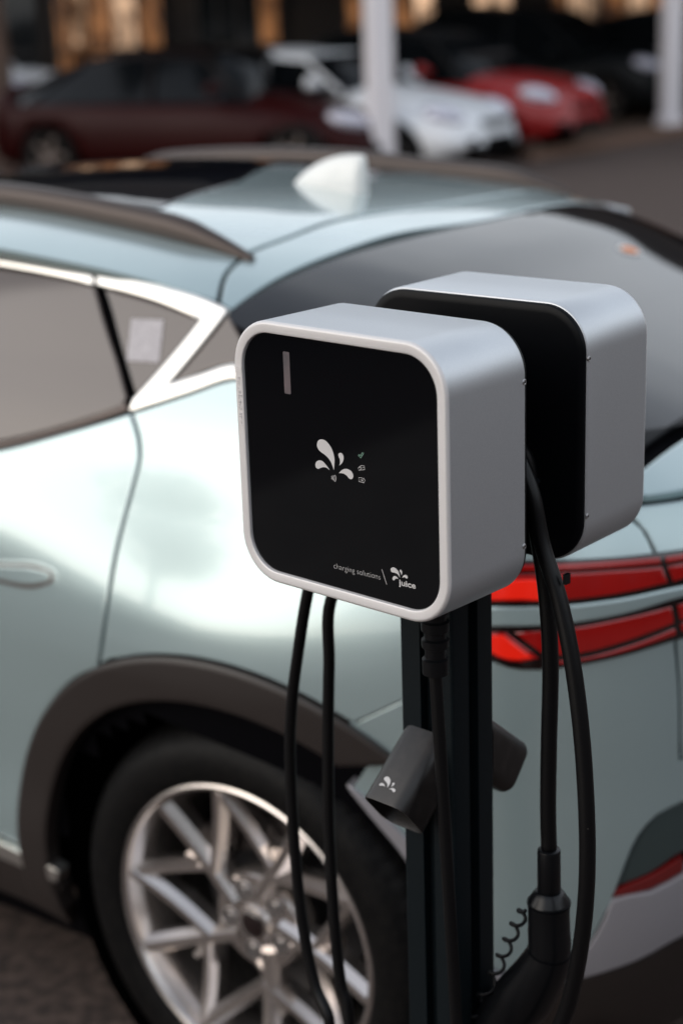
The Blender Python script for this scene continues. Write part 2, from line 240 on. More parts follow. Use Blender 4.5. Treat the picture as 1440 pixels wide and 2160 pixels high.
# the veil thins towards the zenith
sx = N.new('ShaderNodeSeparateXYZ'); L.new(tc.outputs['Generated'], sx.inputs[0])
vf = N.new('ShaderNodeMapRange'); vf.inputs['From Min'].default_value = .25; vf.inputs['From Max'].default_value = .85
vf.inputs['To Min'].default_value = 1.0; vf.inputs['To Max'].default_value = .30; L.new(sx.outputs['Z'], vf.inputs['Value'])
vq = N.new('ShaderNodeMath'); vq.operation = 'MULTIPLY'; L.new(cr.outputs[0], vq.inputs[0]); L.new(vf.outputs[0], vq.inputs[1])
L.new(vq.outputs[0], mx.inputs['Factor']); L.new(sky.outputs[0], mx.inputs['A']); L.new(mx.outputs['Result'], bg.inputs['Color'])
bg.inputs['Strength'].default_value = .11
sl = bpy.data.lights.new('sun', 'SUN'); so = bpy.data.objects.new('sun', sl); C.objects.link(so)
sl.energy = .68; sl.angle = math.radians(50); sl.color = (1, .93, .86)
sd = Vector((math.sin(SUN_AZ)*math.cos(SUN_EL), math.cos(SUN_AZ)*math.cos(SUN_EL), math.sin(SUN_EL)))
so.rotation_euler = sd.to_track_quat('Z', 'Y').to_euler(); so.location = (-6, -6, 9)
S.view_settings.view_transform = 'Standard'; S.view_settings.look = 'None'; S.view_settings.gamma = 1
S.view_settings.use_curve_mapping = False; S.view_settings.exposure = 0.32
S.render.film_transparent = False
S.cycles.use_denoising = True
S.cycles.max_bounces = 8
# ---------------------------------------------------------------- materials
def mat(name, col, rough=.5, metal=0, coat=0, coat_rough=.03, noise=None, bump=None, spec=.5, emit=None):
    m = bpy.data.materials.new(name); m.use_nodes = True
    n = m.node_tree.nodes; l = m.node_tree.links; b = n['Principled BSDF']
    b.inputs['Base Color'].default_value = (*col, 1); b.inputs['Roughness'].default_value = rough
    b.inputs['Metallic'].default_value = metal; b.inputs['Coat Weight'].default_value = coat
    b.inputs['Coat Roughness'].default_value = coat_rough; b.inputs['Specular IOR Level'].default_value = spec
    if emit:
        b.inputs['Emission Color'].default_value = (*emit[0], 1); b.inputs['Emission Strength'].default_value = emit[1]
    t = n.new('ShaderNodeTexCoord')
    if noise:                       # (scale, colour2, lo, hi, detail)
        sc, c2, lo, hi = noise[:4]
        z = n.new('ShaderNodeTexNoise'); z.inputs['Scale'].default_value = sc; z.inputs['Detail'].default_value = noise[4] if len(noise) > 4 else 6
        r = n.new('ShaderNodeValToRGB'); r.color_ramp.elements[0].position = lo; r.color_ramp.elements[1].position = hi
        r.color_ramp.elements[0].color = (*col, 1); r.color_ramp.elements[1].color = (*c2, 1)
        l.new(t.outputs['Object'], z.inputs['Vector']); l.new(z.outputs['Fac'], r.inputs[0]); l.new(r.outputs[0], b.inputs['Base Color'])
    if bump:                        # (scale, strength, distance)
        z = n.new('ShaderNodeTexNoise'); z.inputs['Scale'].default_value = bump[0]; z.inputs['Detail'].default_value = 4
        bp = n.new('ShaderNodeBump'); bp.inputs['Strength'].default_value = bump[1]; bp.inputs['Distance'].default_value = bump[2]
        l.new(t.outputs['Object'], z.inputs['Vector']); l.new(z.outputs['Fac'], bp.inputs['Height']); l.new(bp.outputs[0], b.inputs['Normal'])
    return m
M = {}
M['asphalt'] = mat('asphalt', (.046, .032, .027), .85, noise=(34, (.150, .105, .085), .40, .72, 13), bump=(140, .8, .008))
M['paving'] = mat('paving', (.10, .055, .033), .85, noise=(3, (.05, .036, .028), .35, .7), bump=(60, .5, .004))
M['line'] = mat('line', (.55, .50, .40), .8, noise=(9, (.25, .22, .18), .5, .75))
M['alu'] = mat('anodised_aluminium', (.60, .625, .65), .46, .8, noise=(1500, (.68, .70, .72), .35, .65, 2), bump=(2600, .10, .0004))
M['alu_front'] = mat('blasted_aluminium', (.70, .68, .675), .5, .30, noise=(1500, (.76, .74, .735), .35, .65, 2), bump=(2200, .12, .0004))  # sun on the front painted in as paler, warmer aluminium
M['black_glass'] = mat('black_glass', (.0012, .0016, .0026), .06, 0, noise=(380, (.010, .011, .013), .74, .80, 3), spec=.30)
M['black_plastic'] = mat('black_plastic', (.0035, .004, .005), .30, spec=.32, bump=(900, .15, .0004))
M['gasket'] = mat('gasket', (.0025, .003, .004), .4, spec=.12)
M['print'] = mat('print', (.60, .585, .58), .5)
M['print_green'] = mat('print_green', (.35, .62, .48), .5)
M['status_light'] = mat('status_light', (.10, .095, .10), .2, noise=(30, (.19, .145, .15), .35, .65))
M['post'] = mat('post_coating', (.003, .0062, .0082), .45, noise=(260, (.0045, .008, .010), .4, .6), bump=(1400, .2, .0003), spec=.2)
M['cable'] = mat('cable_rubber', (.003, .003, .0035), .38, spec=.28, noise=(190, (.10, .09, .085), .765, .80, 2), bump=(160, .05, .001))
M['holster'] = mat('holster_plastic', (.0085, .0072, .0068), .40, spec=.55, noise=(55, (.022, .0185, .017), .5, .75), bump=(900, .15, .0003))
M['dark_in'] = mat('dark_inside', (.002, .002, .002), .9, spec=.02)
M['screw'] = mat('screw_steel', (.45, .44, .44), .35, .9)
M['paint'] = mat('mint_paint', (.44, .555, .565), .24, .48, 1.0, .025)
M['shell'] = mat('shell_black', (.002, .002, .003), .6, spec=.05)
M['glass'] = mat('tinted_glass', (.008, .008, .010), .05, spec=.5)
M['glass'].node_tree.nodes['Principled BSDF'].inputs['IOR'].default_value = 1.6
M['side_glass'] = mat('tinted_side_glass', (.070, .051, .042), .05, spec=.5)
M['side_glass'].node_tree.nodes['Principled BSDF'].inputs['IOR'].default_value = 1.7
M['roof_glass'] = mat('roof_glass', (.004, .006, .010), .04, spec=.5)
M['satin'] = mat('satin_chrome', (.86, .85, .81), .28, .95)
M['cladding'] = mat('cladding', (.027, .021, .019), .42, bump=(700, .12, .0004))
M['rail'] = mat('rail_metal', (.065, .05, .044), .36, .4)
M['valance'] = mat('valance_silver', (.40, .39, .42), .33, .35)
M['trim_dark'] = mat('trim_dark', (.10, .075, .065), .35, .3)
M['lamp_glow'] = mat('lamp_glow', (.75, .012, .006), .12, 0, 1, .02, emit=((1, .03, .01), .22))
M['red'] = mat('lamp_red', (.30, .003, .003), .12, 0, 1.0, .02, noise=(3.2, (.10, .002, .002), .42, .66), emit=((1, .02, .01), .03))
M['lamp_black'] = mat('lamp_black', (.012, .006, .006), .12, 0, 1)
M['reflector'] = mat('reflector_red', (.16, .010, .010), .15, 0, 1)
M['corner'] = mat('corner_panel', (.055, .075, .075), .35, .2, bump=(500, .2, .001))
M['tyre'] = mat('tyre_rubber', (.004, .004, .0043), .5, spec=.12, noise=(70, (.009, .0085, .008), .4, .7), bump=(300, .2, .001))
M['alloy'] = mat('alloy_rim', (.74, .69, .66), .24, .95)
M['alloy_dark'] = mat('alloy_dark', (.20, .17, .16), .35, .85)
M['brake'] = mat('brake_disc', (.030, .030, .032), .4, .6)
M['caliper'] = mat('caliper', (.035, .028, .025), .45, .2)
M['white_fin'] = mat('fin_white', (.86, .87, .84), .35, 0, .6)
M['sticker'] = mat('sticker', (.42, .39, .40), .6, noise=(220, (.56, .53, .54), .4, .6))
M['orange'] = mat('sticker_orange', (.75, .22, .05), .5)
M['white'] = mat('sticker_white', (.8, .78, .74), .5)

# ---------------------------------------------------------------- mesh helpers
def tag(o, label=None, cat=None, group=None, kind=None):
    if label: o['label'] = label
    if cat: o['category'] = cat
    if group: o['group'] = group
    if kind: o['kind'] = kind
    return o
def thing(name, label, cat, loc=(0, 0, 0), rz=0, group=None):
    o = bpy.data.objects.new(name, None); C.objects.link(o); o.location = loc; o.rotation_euler = (0, 0, rz)
    o.empty_display_size = .1
    return tag(o, label, cat, group)
def obj(name, v, f, m, parent=None, smooth=True, angle=35, normals=None, mats=None, fm=None):
    me = bpy.data.meshes.new(name); me.from_pydata([tuple(p) for p in v], [], f); me.validate(); me.update()
    for mm in (mats or [m]): me.materials.append(mm)
    if fm:
        for p, i in zip(me.polygons, fm): p.material_index = i
    if smooth:
        me.polygons.foreach_set('use_smooth', [True]*len(me.polygons))
        if normals is not None: me.normals_split_custom_set_from_vertices(normals)
        elif angle < 180: me.set_sharp_from_angle(angle=math.radians(angle))
    o = bpy.data.objects.new(name, me); C.objects.link(o)
    if parent: o.parent = parent
    return o
class MB:
    def __init__(s): s.v = []; s.f = []
    def add(s, v, f):
        n = len(s.v); s.v += [tuple(p) for p in v]; s.f += [tuple(i+n for i in q) for q in f]; return s
    def box(s, c, d, R=None):
        v = [Vector((x*d[0]/2, y*d[1]/2, z*d[2]/2)) for x in (-1, 1) for y in (-1, 1) for z in (-1, 1)]
        if R: v = [R @ p for p in v]
        v = [p+Vector(c) for p in v]
        return s.add(v, [(0, 1, 3, 2), (4, 6, 7, 5), (0, 4, 5, 1), (2, 3, 7, 6), (0, 2, 6, 4), (1, 5, 7, 3)])
    def loops(s, Ls, cap0=True, cap1=True, closed=True):
        n = len(Ls[0]); v = [p for l in Ls for p in l]; f = []
        for i in range(len(Ls)-1):
            for j in range(n if closed else n-1):
                a, b = i*n+j, i*n+(j+1) % n; f.append((a, b, b+n, a+n))
        if cap0: f.append(tuple(range(n))[::-1])
        if cap1: f.append(tuple(range((len(Ls)-1)*n, len(Ls)*n)))
        return s.add(v, f)
    def obj(s, name, m, parent=None, smooth=True, angle=35): return obj(name, s.v, s.f, m, parent, smooth, angle)
def frames(P):
    T = []
    for i in range(len(P)):
        a = P[max(0, i-1)]; b = P[min(len(P)-1, i+1)]; T.append((b-a).normalized())
    n = Vector((0, 0, 1)) if abs(T[0].z) < .9 else Vector((1, 0, 0))
    out = []
    for t in T:
        n = (n-t*n.dot(t)).normalized(); out.append((n, t.cross(n)))
    return out
def tube(P, R, seg=12, mb=None, cap=True, ry=None):
    mb = mb or MB(); P = [Vector(p) for p in P]; F = frames(P); Ls = []
    for i, (p, (n, b)) in enumerate(zip(P, F)):
        r = R[i] if isinstance(R, (list, tuple)) else R; q = r if ry is None else (ry[i] if isinstance(ry, (list, tuple)) else ry)
        Ls.append([p+n*r*math.cos(2*math.pi*k/seg)+b*q*math.sin(2*math.pi*k/seg) for k in range(seg)])
    return mb.loops(Ls, cap, cap)
def spline(P, n=8, closed=False):
    P = [Vector(p) for p in P]; out = []; N = len(P)
    for i in range(N if closed else N-1):
        g = lambda k: P[k % N] if closed else P[max(0, min(N-1, k))]
        a, b, c, d = g(i-1), g(i), g(i+1), g(i+2)
        for k in range(n):
            t = k/n; out.append(.5*((2*b)+(c-a)*t+(2*a-5*b+4*c-d)*t*t+(3*b-a-3*c+d)*t**3))
    if not closed: out.append(P[-1])
    return out
def lathe(prof, axis='y', seg=64, mb=None, closed=False):          # prof: list of (r, offset)
    mb = mb or MB(); Ls = []
    for r, h in prof:
        l = []
        for k in range(seg):
            a = 2*math.pi*k/seg
            l.append((r*math.cos(a), h, r*math.sin(a)) if axis == 'y' else (r*math.cos(a), r*math.sin(a), h))
        Ls.append(l)
    return mb.loops(Ls, False, False)
def outline2(pts, step, cl=True):                                # corner-aware smoothing of a closed 2D outline
    n = len(pts); out = []
    for i in range(n):
        b, c = pts[i], pts[(i+1) % n]; a, d = pts[i-1], pts[(i+2) % n]
        B, Cc = Vector(b[:2]), Vector(c[:2])
        A = Vector(a[:2]) if len(b) < 3 else B-(Cc-B); Dd = Vector(d[:2]) if len(c) < 3 else Cc+(Cc-B)
        ln = (Cc-B).length; k = max(1, int(math.ceil(ln/step)))
        t0 = max((B-A).length, 1e-6); t1 = max(ln, 1e-6); t2 = max((Dd-Cc).length, 1e-6)
        m1 = ((B-A)/t0*t1+(Cc-B)/t1*t0)/(t0+t1) if len(b) < 3 else (Cc-B)/t1
        m2 = ((Cc-B)/t1*t2+(Dd-Cc)/t2*t1)/(t1+t2) if len(c) < 3 else (Cc-B)/t1
        for q in range(k):
            t = q/k; out.append(B*(2*t**3-3*t*t+1)+m1*t1*(t**3-2*t*t+t)+Cc*(-2*t**3+3*t*t)+m2*t1*(t**3-t*t))
    return out
def inpoly(p, P):
    x, y = p; c = False; j = len(P)-1
    for i in range(len(P)):
        if (P[i][1] > y) != (P[j][1] > y) and x < (P[j][0]-P[i][0])*(y-P[i][1])/(P[j][1]-P[i][1])+P[i][0]: c = not c
        j = i
    return c
def patch(name, out, fn, off, thick, m, parent, step=.025, mirror=False, edge=.004):
    """a panel lying on the body surface fn(a,b)->(u,v,z): outline in surface coordinates, real thickness, rolled edge"""
    P = outline2(out, step)
    area = sum(P[i-1].x*P[i].y-P[i].x*P[i-1].y for i in range(len(P)))
    if area < 0: P = P[::-1]
    n = len(P)
    # inner ring for the rolled edge
    Q = []
    for i in range(n):
        d = (P[(i+1) % n]-P[i-1]); d = Vector((-d.y, d.x)); d.normalize(); Q.append(P[i]+d*edge)
    x0, x1 = min(p.x for p in P), max(p.x for p in P); y0, y1 = min(p.y for p in P), max(p.y for p in P)
    pts = list(Q); hs = step*1.0; hy = hs*.866; r = 0; y = y0+hy*.5
    Qt = [(q.x, q.y) for q in Q]
    while y < y1:
        x = x0+(hs*.5 if r % 2 else 0)
        while x < x1:
            if inpoly((x, y), Qt) and min((x-q.x)**2+(y-q.y)**2 for q in Q) > (hs*.45)**2: pts.append(Vector((x, y)))
            x += hs
        y += hy; r += 1
    V, E, F, ov, _, _ = geometry.delaunay_2d_cdt(pts, [], [list(range(n))], 1, 1e-6)
    back = {}
    for i, l in enumerate(ov):
        for q in l: back[q] = i
    def sn(p):
        e = 2e-3
        a = Vector(fn(p[0], p[1])); du = Vector(fn(p[0]+e, p[1]))-Vector(fn(p[0]-e, p[1])); dv = Vector(fn(p[0], p[1]+e))-Vector(fn(p[0], p[1]-e))
        k = du.cross(dv)
        if k.length < 1e-12: k = Vector((0, 1, 0))
        k.normalize()
        if k.dot(Vector((0, a.y, 0)))+k.z*.3+(-k.x*.3 if a.x < .3 else 0) < 0: k = -k
        return a, k
    v = []; nn = []
    for p in V:
        a, k = sn(p); v.append(a+k*off); nn.append(k)
    f = []
    for t in F:
        a, b, c = (v[i] for i in t[:3])
        f.append(tuple(t) if (b-a).cross(c-a).dot(nn[t[0]]) > 0 else tuple(t[::-1]))
    # rolled edge ring and side wall: follow the true outline
    base = len(v); ring = []
    for p in P:
        a, k = sn(p); ring.append((a, k))
    side = []
    for i in range(n):
        d = ring[(i+1) % n][0]-ring[i-1][0]; s = d.cross(ring[i][1]); s.normalize()
        qa, _ = sn(Q[i])
        if s.dot(ring[i][0]-qa) < 0: s = -s
        side.append(s)
    idx = [back.get(i, 0) for i in range(n)]
    for i, (a, k) in enumerate(ring): v.append(a+k*(off-edge*.45)); nn.append((k*.85+side[i]*.5).normalized())
    for i, (a, k) in enumerate(ring): v.append(a+k*(off-edge*.45)); nn.append(side[i])
    for i, (a, k) in enumerate(ring): v.append(a+k*(off-thick)); nn.append(side[i])
    for i in range(n):
        j = (i+1) % n
        for A, B in (((idx[i], base+i), (idx[j], base+j)), ((base+n+i, base+2*n+i), (base+n+j, base+2*n+j))):
            q = (A[0], A[1], B[1], B[0])
            if len(set(q)) < 4: continue
            k = (Vector(v[q[1]])-Vector(v[q[0]])).cross(Vector(v[q[2]])-Vector(v[q[0]]))
            if k.dot(nn[q[1]]) < 0: q = q[::-1]
            f.append(q)
    if mirror:
        lean = lambda p: .041*min(1, max(0, (p.z-.95)/.3))*min(1, max(.3 if p.x > -.3 else max(0, .3*(p.x+.7)/.4), .3+.7*(p.x-.08)/.5))
        v = [Vector((p.x, -p.y, p.z-lean(p))) for p in v]; nn = [Vector((p.x, -p.y, p.z)) for p in nn]; f = [q[::-1] for q in f]
    return obj(name, v, f, m, parent, normals=[tuple(k) for k in nn])
def prism2(poly, to3, h0, h1, mb=None):
    """flat 2D outline (list of (x,y)) raised from h0 to h1; to3(x,y,h)->3D"""
    mb = mb or MB(); P = [Vector(p[:2]) for p in poly]
    if sum(P[i-1].x*P[i].y-P[i].x*P[i-1].y for i in range(len(P))) < 0: P = P[::-1]
    V, E, F, *_ = geometry.delaunay_2d_cdt(P, [], [list(range(len(P)))], 1, 1e-9)
    n = len(V); v = [to3(p.x, p.y, h1) for p in V]; f = [tuple(t) for t in F]
    b = n; v += [to3(p.x, p.y, h0) for p in P]; v += [to3(p.x, p.y, h1) for p in P]; k = len(P)
    for i in range(k):
        j = (i+1) % k; f.append((b+i, b+j, b+k+j, b+k+i))
    return mb.add(v, f)
def stroke(pts, wd):
    P = [Vector(p[:2]) for p in pts]; l = []; r = []
    for i, p in enumerate(P):
        a = P[max(0, i-1)]; b = P[min(len(P)-1, i+1)]
        if i == 0 and (P[0]-P[-1]).length < 1e-6: a = P[-2]
        if i == len(P)-1 and (P[0]-P[-1]).length < 1e-6: b = P[1]
        d = b-a; d = Vector((-d.y, d.x)).normalized()*wd/2; l.append(p+d); r.append(p-d)
    return l, r
def stroke_mesh(pts, wd, to3, h, mb):
    l, r = stroke(pts, wd); v = []; f = []
    for a, b in zip(l, r): v += [to3(a.x, a.y, h), to3(b.x, b.y, h)]
    for i in range(len(l)-1): f.append((2*i, 2*i+1, 2*i+3, 2*i+2))
    return mb.add(v, f)
def text_obj(name, body, p0, p1, xh, to3, h, m, parent, offset=0.0, thick=0, rot=0):
    """lettering laid on a plane: runs from p0 to p1 (2D), lower-case height xh"""
    cu = bpy.data.curves.new(name+'_curve', 'FONT'); cu.body = body; cu.size = 1; cu.offset = offset; cu.resolution_u = 4
    if thick: cu.extrude = thick
    t = bpy.data.objects.new(name+'_tmp', cu); C.objects.link(t)
    bpy.context.view_layer.update()
    me = bpy.data.meshes.new_from_object(t.evaluated_get(bpy.context.evaluated_depsgraph_get()))
    bpy.data.objects.remove(t); bpy.data.curves.remove(cu)
    xs = [v.co.x for v in me.vertices]; x0, x1 = min(xs), max(xs)
    d = Vector(p1)-Vector(p0); ln = d.length; d.normalize(); nrm = Vector((-d.y, d.x)); sx = ln/(x1-x0); sy = xh/.53
    zs = [v.co.z for v in me.vertices]; z0 = min(zs)
    for v in me.vertices:
        q = Vector(p0)+d*(v.co.x-x0)*sx+nrm*v.co.y*sy
        v.co = to3(q.x, q.y, h+(v.co.z-z0))
    me.materials.clear(); me.materials.append(m)
    o = bpy.data.objects.new(name, me); C.objects.link(o); o.parent = parent
    return o
def rrect(w, h, r, n=12):
    P = []
    for cx, cy, a0 in ((w/2-r, h/2-r, 0), (-w/2+r, h/2-r, 90), (-w/2+r, -h/2+r, 180), (w/2-r, -h/2+r, 270)):
        for k in range(n+1):
            a = math.radians(a0+90*k/n); P.append((cx+r*math.cos(a), cy+r*math.sin(a)))
    return P

# ---------------------------------------------------------------- the setting
def sheet(name, pts, z, m, label=None):
    o = obj(name, [(x, y, z) for x, y in pts], [tuple(range(len(pts)))], m, smooth=False); o['kind'] = 'structure'; return o
sheet('ground', [(-300, -300), (300, -300), (300, 300), (-300, 300)], 0, M['asphalt'])
M['concrete'] = mat('concrete', (.22, .19, .165), .8, noise=(5, (.15, .13, .115), .4, .65), bump=(90, .4, .004))
sheet('concrete_pavement', [(-6.6, .07), (-3.9, 2.3), (-2.4, 1.2), (-3.6, -3.0), (-7.5, -3.0)], .004, M['concrete'])  # unseen pale ground added to lighten the reflection in the charger glass
sheet('parking_pavement', [(-40, 19.2), (1.0, 19.2), (2.2, 19.6), (5.0, 23.0), (16, 33), (16, 45), (-40, 45)], .006, M['paving'])
KERB = []
# ---------------------------------------------------------------- the mint car (local x = forward from the rear axle, y = left, z up)
cx, cy, _ = DATA['car']['loc']; fwx, fwy = DATA['car']['fw']
car = thing('electric_crossover', 'pale mint electric crossover with tinted windows parked close behind the charging post', 'car', (cx, cy, 0), math.atan2(fwy, fwx))
WF = W
def TF(u, v): return (u, v, Tz(u, v))
SMAX = DATA['smax']
# inner shell, seen only in the shut lines
v = []; f = []; zs = [.18+.03*i for i in range(46)]; ss = [-3.35+.1*i for i in range(34)]+[.05+(SMAX-.05)*i/40 for i in range(41)]
def wtop(s_):
    lo, hi = .7, 1.5
    for _ in range(30):
        m_ = (lo+hi)/2; q_ = WF(s_, m_)
        if m_ > Tz(q_[0], q_[1]): hi = m_
        else: lo = m_
    return lo
def shell_pt(s, z, sg):
    zt = wtop(s)-.022; z = .18+(zt-.18)*(z-.18)/1.35
    a = Vector(WF(s, z)); a.y *= 1-.022/max(.3, Bz(z))
    if s > 0: a.x = U0+(a.x-U0)*(1-.022/1.1)
    if sg < 0: a.z -= .041*min(1, max(0, (a.z-.95)/.3))*min(1, max(.3 if a.x > -.3 else max(0, .3*(a.x+.7)/.4), .3+.7*(a.x-.08)/.5))
    return (a.x, a.y*sg, a.z)
for sg in (1, -1):
    b0 = len(v)
    for s in ss:
        for z in zs: v.append(shell_pt(s, z, sg))
    n = len(zs)
    for i in range(len(ss)-1):
        for j in range(n-1):
            q = (b0+i*n+j, b0+(i+1)*n+j, b0+(i+1)*n+j+1, b0+i*n+j+1); c = WF((ss[i]+ss[i+1])/2, .6)
            if (c[0])**2+((zs[j]+.015)-.3685)**2 < .455**2 and abs(c[1]) > .6: continue
            if (c[0]-2.9)**2+((zs[j]+.015)-.3685)**2 < .40**2: continue
            f.append(q if sg < 0 else q[::-1])
b0 = len(v); us = [-.70+.06*i for i in range(74)]; vs = [-.80+.08*i for i in range(21)]
for u in us:
    for q in vs:
        zz = min(1.5, max(.3, Tz(u, q))); lim = Bz(zz)*.97*(1 if u > U0 else max(0, 1-min(1, (U0-u)/(Az(zz)-.03))**NS)**(1/NS))
        v.append((u, max(-lim, min(lim, q)), Tz(u, q)-.022))
for i in range(len(us)-1):
    for j in range(len(vs)-1): f.append((b0+i*21+j, b0+i*21+j+1, b0+(i+1)*21+j+1, b0+(i+1)*21+j))
obj('body_shell', v, f, M['shell'], car, angle=180)
DW, DT = DATA['W'], DATA['T']
def wp(name, key, mk, off=0, thick=.014, parent=car, both=True, step=.03, edge=.004, label=None):
    o = patch(name, DW[key], WF, off, thick, M[mk], parent, step, False, edge)
    if label: o['label'] = label
    if both: patch(name, DW[key], WF, off, thick, M[mk], car, step*1.3, True, edge)
    return o
def tp(name, key, mk, off=0, thick=.014, parent=car, step=.035, edge=.004):
    return patch(name, DT[key], TF, off, thick, M[mk], parent, step, False, edge)
door = wp('rear_door', 'rear_door', 'paint', 0, .016, edge=.005)
wp('quarter_panel', 'quarter_panel', 'paint', 0, .016, edge=.0018)
gate = wp('tailgate', 'tailgate', 'paint', 0, .016, edge=.005)
bump = wp('rear_bumper', 'bumper', 'paint', 0, .016, edge=.0018)
wp('bumper_corner', 'corner_panel', 'corner', -.004, .02, bump, False)
wp('reflector', 'reflector', 'reflector', .002, .02, bump, False, label='dark red reflector strip low on the bumper')
wp('lower_valance', 'valance', 'valance', .006, .03)
wp('rear_diffuser', 'diffuser', 'cladding', .004, .03)
wp('wheel_arch_trim', 'arch_cladding', 'cladding', .014, .035, step=.025, edge=.010)
wp('sill_strip', 'sill_trim', 'satin', .012, .03)
wp('sill_cladding', 'sill_cladding', 'cladding', .002, .03)
wp('rear_door_window', 'door_glass', 'side_glass', -.003, .008)
wp('belt_trim', 'belt_trim', 'trim_dark', .002, .012, both=False)
qg = wp('quarter_window', 'quarter_glass', 'side_glass', -.003, .008)
wp('pillar_window', 'pillar_glass', 'side_glass', -.003, .008)
wp('window_trim', 'window_trim', 'satin', .004, .012, edge=.006)
wp('window_trim', 'window_trim_z', 'satin', .004, .012, edge=.006)
patch('window_sticker', DW['sticker'], WF, -.0015, .001, M['sticker'], qg, .02, False, .001)
for k in ('lamp_rim', 'lamp_bar', 'lamp_top', 'lamp_top_gate', 'lamp_low', 'lamp_low_gate'): pass
for mir in (False, True):
    tl_ = patch('tail_light', DW['lamp_rim'], WF, .004, .02, M['lamp_black'], car, .03, mir, .004)
    for k in ('lamp_top_a', 'lamp_top_b', 'lamp_gate_a', 'lamp_gate_b', 'lamp_low_a', 'lamp_low_b', 'lamp_low_c', 'lamp_low_gate', 'lamp_low_gate_b'):
        patch('lens', DW[k], WF, .008, .004, M['red'], tl_, .025, mir, .003)
    for k in ('lamp_glow_a', 'lamp_glow_b'): patch('light_guide', DW[k], WF, .0095, .003, M['lamp_glow'], tl_, .02, mir, .003)  # added glow patches paint the brighter left end of the lens
    patch('lamp_bar', DW['lamp_bar'], WF, .009, .004, M['paint'], tl_, .03, mir, .004)
hp = patch('handle_recess', DW['handle_pocket'], WF, .0012, .004, M['paint'], door, .02, False, .008)
patch('handle_gap', DW['handle_gap'], WF, .0022, .003, M['trim_dark'], door, .02, False, .004)  # dark patch painted for the shade in the handle recess
patch('door_handle', DW['door_handle'], WF, .0032, .004, M['paint'], door, .02, False, .003)
tp('roof_panel', 'roof_panel', 'paint', 0, .016)
tp('glass_roof', 'glass_roof', 'roof_glass', .003, .01)
ht_ = tp('hatch_top', 'hatch_top', 'paint', 0, .016)
rg_ = tp('rear_window', 'rear_glass', 'glass', -.002, .01)
patch('window_sticker', DT['glass_spot'], TF, .0, .001, M['white'], rg_, .02, False, .001)  # round orange spot with a pale rim on the rear glass
patch('window_sticker', DT['glass_spot_in'], TF, .001, .001, M['orange'], rg_, .02, False, .001)
tp('window_border', 'glass_border', 'gasket', .001, .006)
tp('gate_lip', 'gate_lip', 'paint', 0, .014)
# front of the car: bonnet, wings, windscreen, front door (outside the frame)
patch('windscreen', [(1.95, -.62, 1), (1.95, .62, 1), (2.66, .70, 1), (2.72, 0), (2.66, -.70, 1)], TF, 0, .012, M['glass'], car, .08)
patch('bonnet', [(2.72, -.74, 1), (2.74, 0), (2.72, .74, 1), (3.2, .72), (3.6, .5, 1), (3.68, 0), (3.6, -.5, 1), (3.2, -.72)], TF, 0, .014, M['paint'], car, .08)
for mir in (False, True):
    patch('front_door', [(-.76, .36, 1), (-.76, 1.085, 1), (-1.8, 1.05, 1), (-1.95, .8), (-1.95, .36, 1)], WF, 0, .016, M['paint'], car, .06, mir)
    patch('front_window', [(-.77, 1.10, 1), (-.77, 1.41, 1), (-1.3, 1.38), (-1.72, 1.25), (-1.95, 1.09, 1)], WF, -.003, .01, M['glass'], car, .06, mir)
    patch('front_wing', [(-1.96, .36, 1), (-1.96, .8), (-1.81, 1.05, 1), (-2.6, .98), (-3.1, .90), (-3.3, .75, 1), (-3.3, .35, 1), (-2.98, .35, 1), (-2.93, .55), (-2.75, .72), (-2.55, .77), (-2.35, .72), (-2.17, .55), (-2.12, .35, 1)], WF, 0, .016, M['paint'], car, .06, mir)
# roof rails
for sg in (1, -1):
    P = []; Rr = []; Rz = []
    us = [1.56-.0445*i for i in range(32)]
    for i, u in enumerate(us):
        t = (u-us[-1])/(us[0]-us[-1]); k = min(1, (1-t)*6+.15, t*7+.25)
        vv = .565+.012*(1-t); P.append(Vector((u, sg*vv, Tz(u, sg*vv)+.018*k-.004))); Rz.append(.024*k+.003); Rr.append(.019*k+.003)
    tube(P, Rz, 14, ry=Rr).obj('roof_rail', M['rail'], car)
# shark fin antenna
Ls = []
for i in range(17):
    t = i/16; u = .50-.175*t; h = .078*(1-(1-t)**1.9)**.8+.002; hw = .005+.018*math.sin(math.pi*min(1, .12+t*.62))
    if i == 16: hw *= .55
    z0 = Tz(u, 0)-.003; l = []
    for k in range(15):
        a = math.pi*k/14; c_ = math.cos(a); l.append((u-.012*t*0-.010*math.sin(a)*(1 if i == 16 else 0)*0, .02+hw*c_, z0+h*math.sin(a)))
    Ls.append(l)
MB().loops(Ls).obj('antenna_fin', M['white_fin'], car, angle=75)
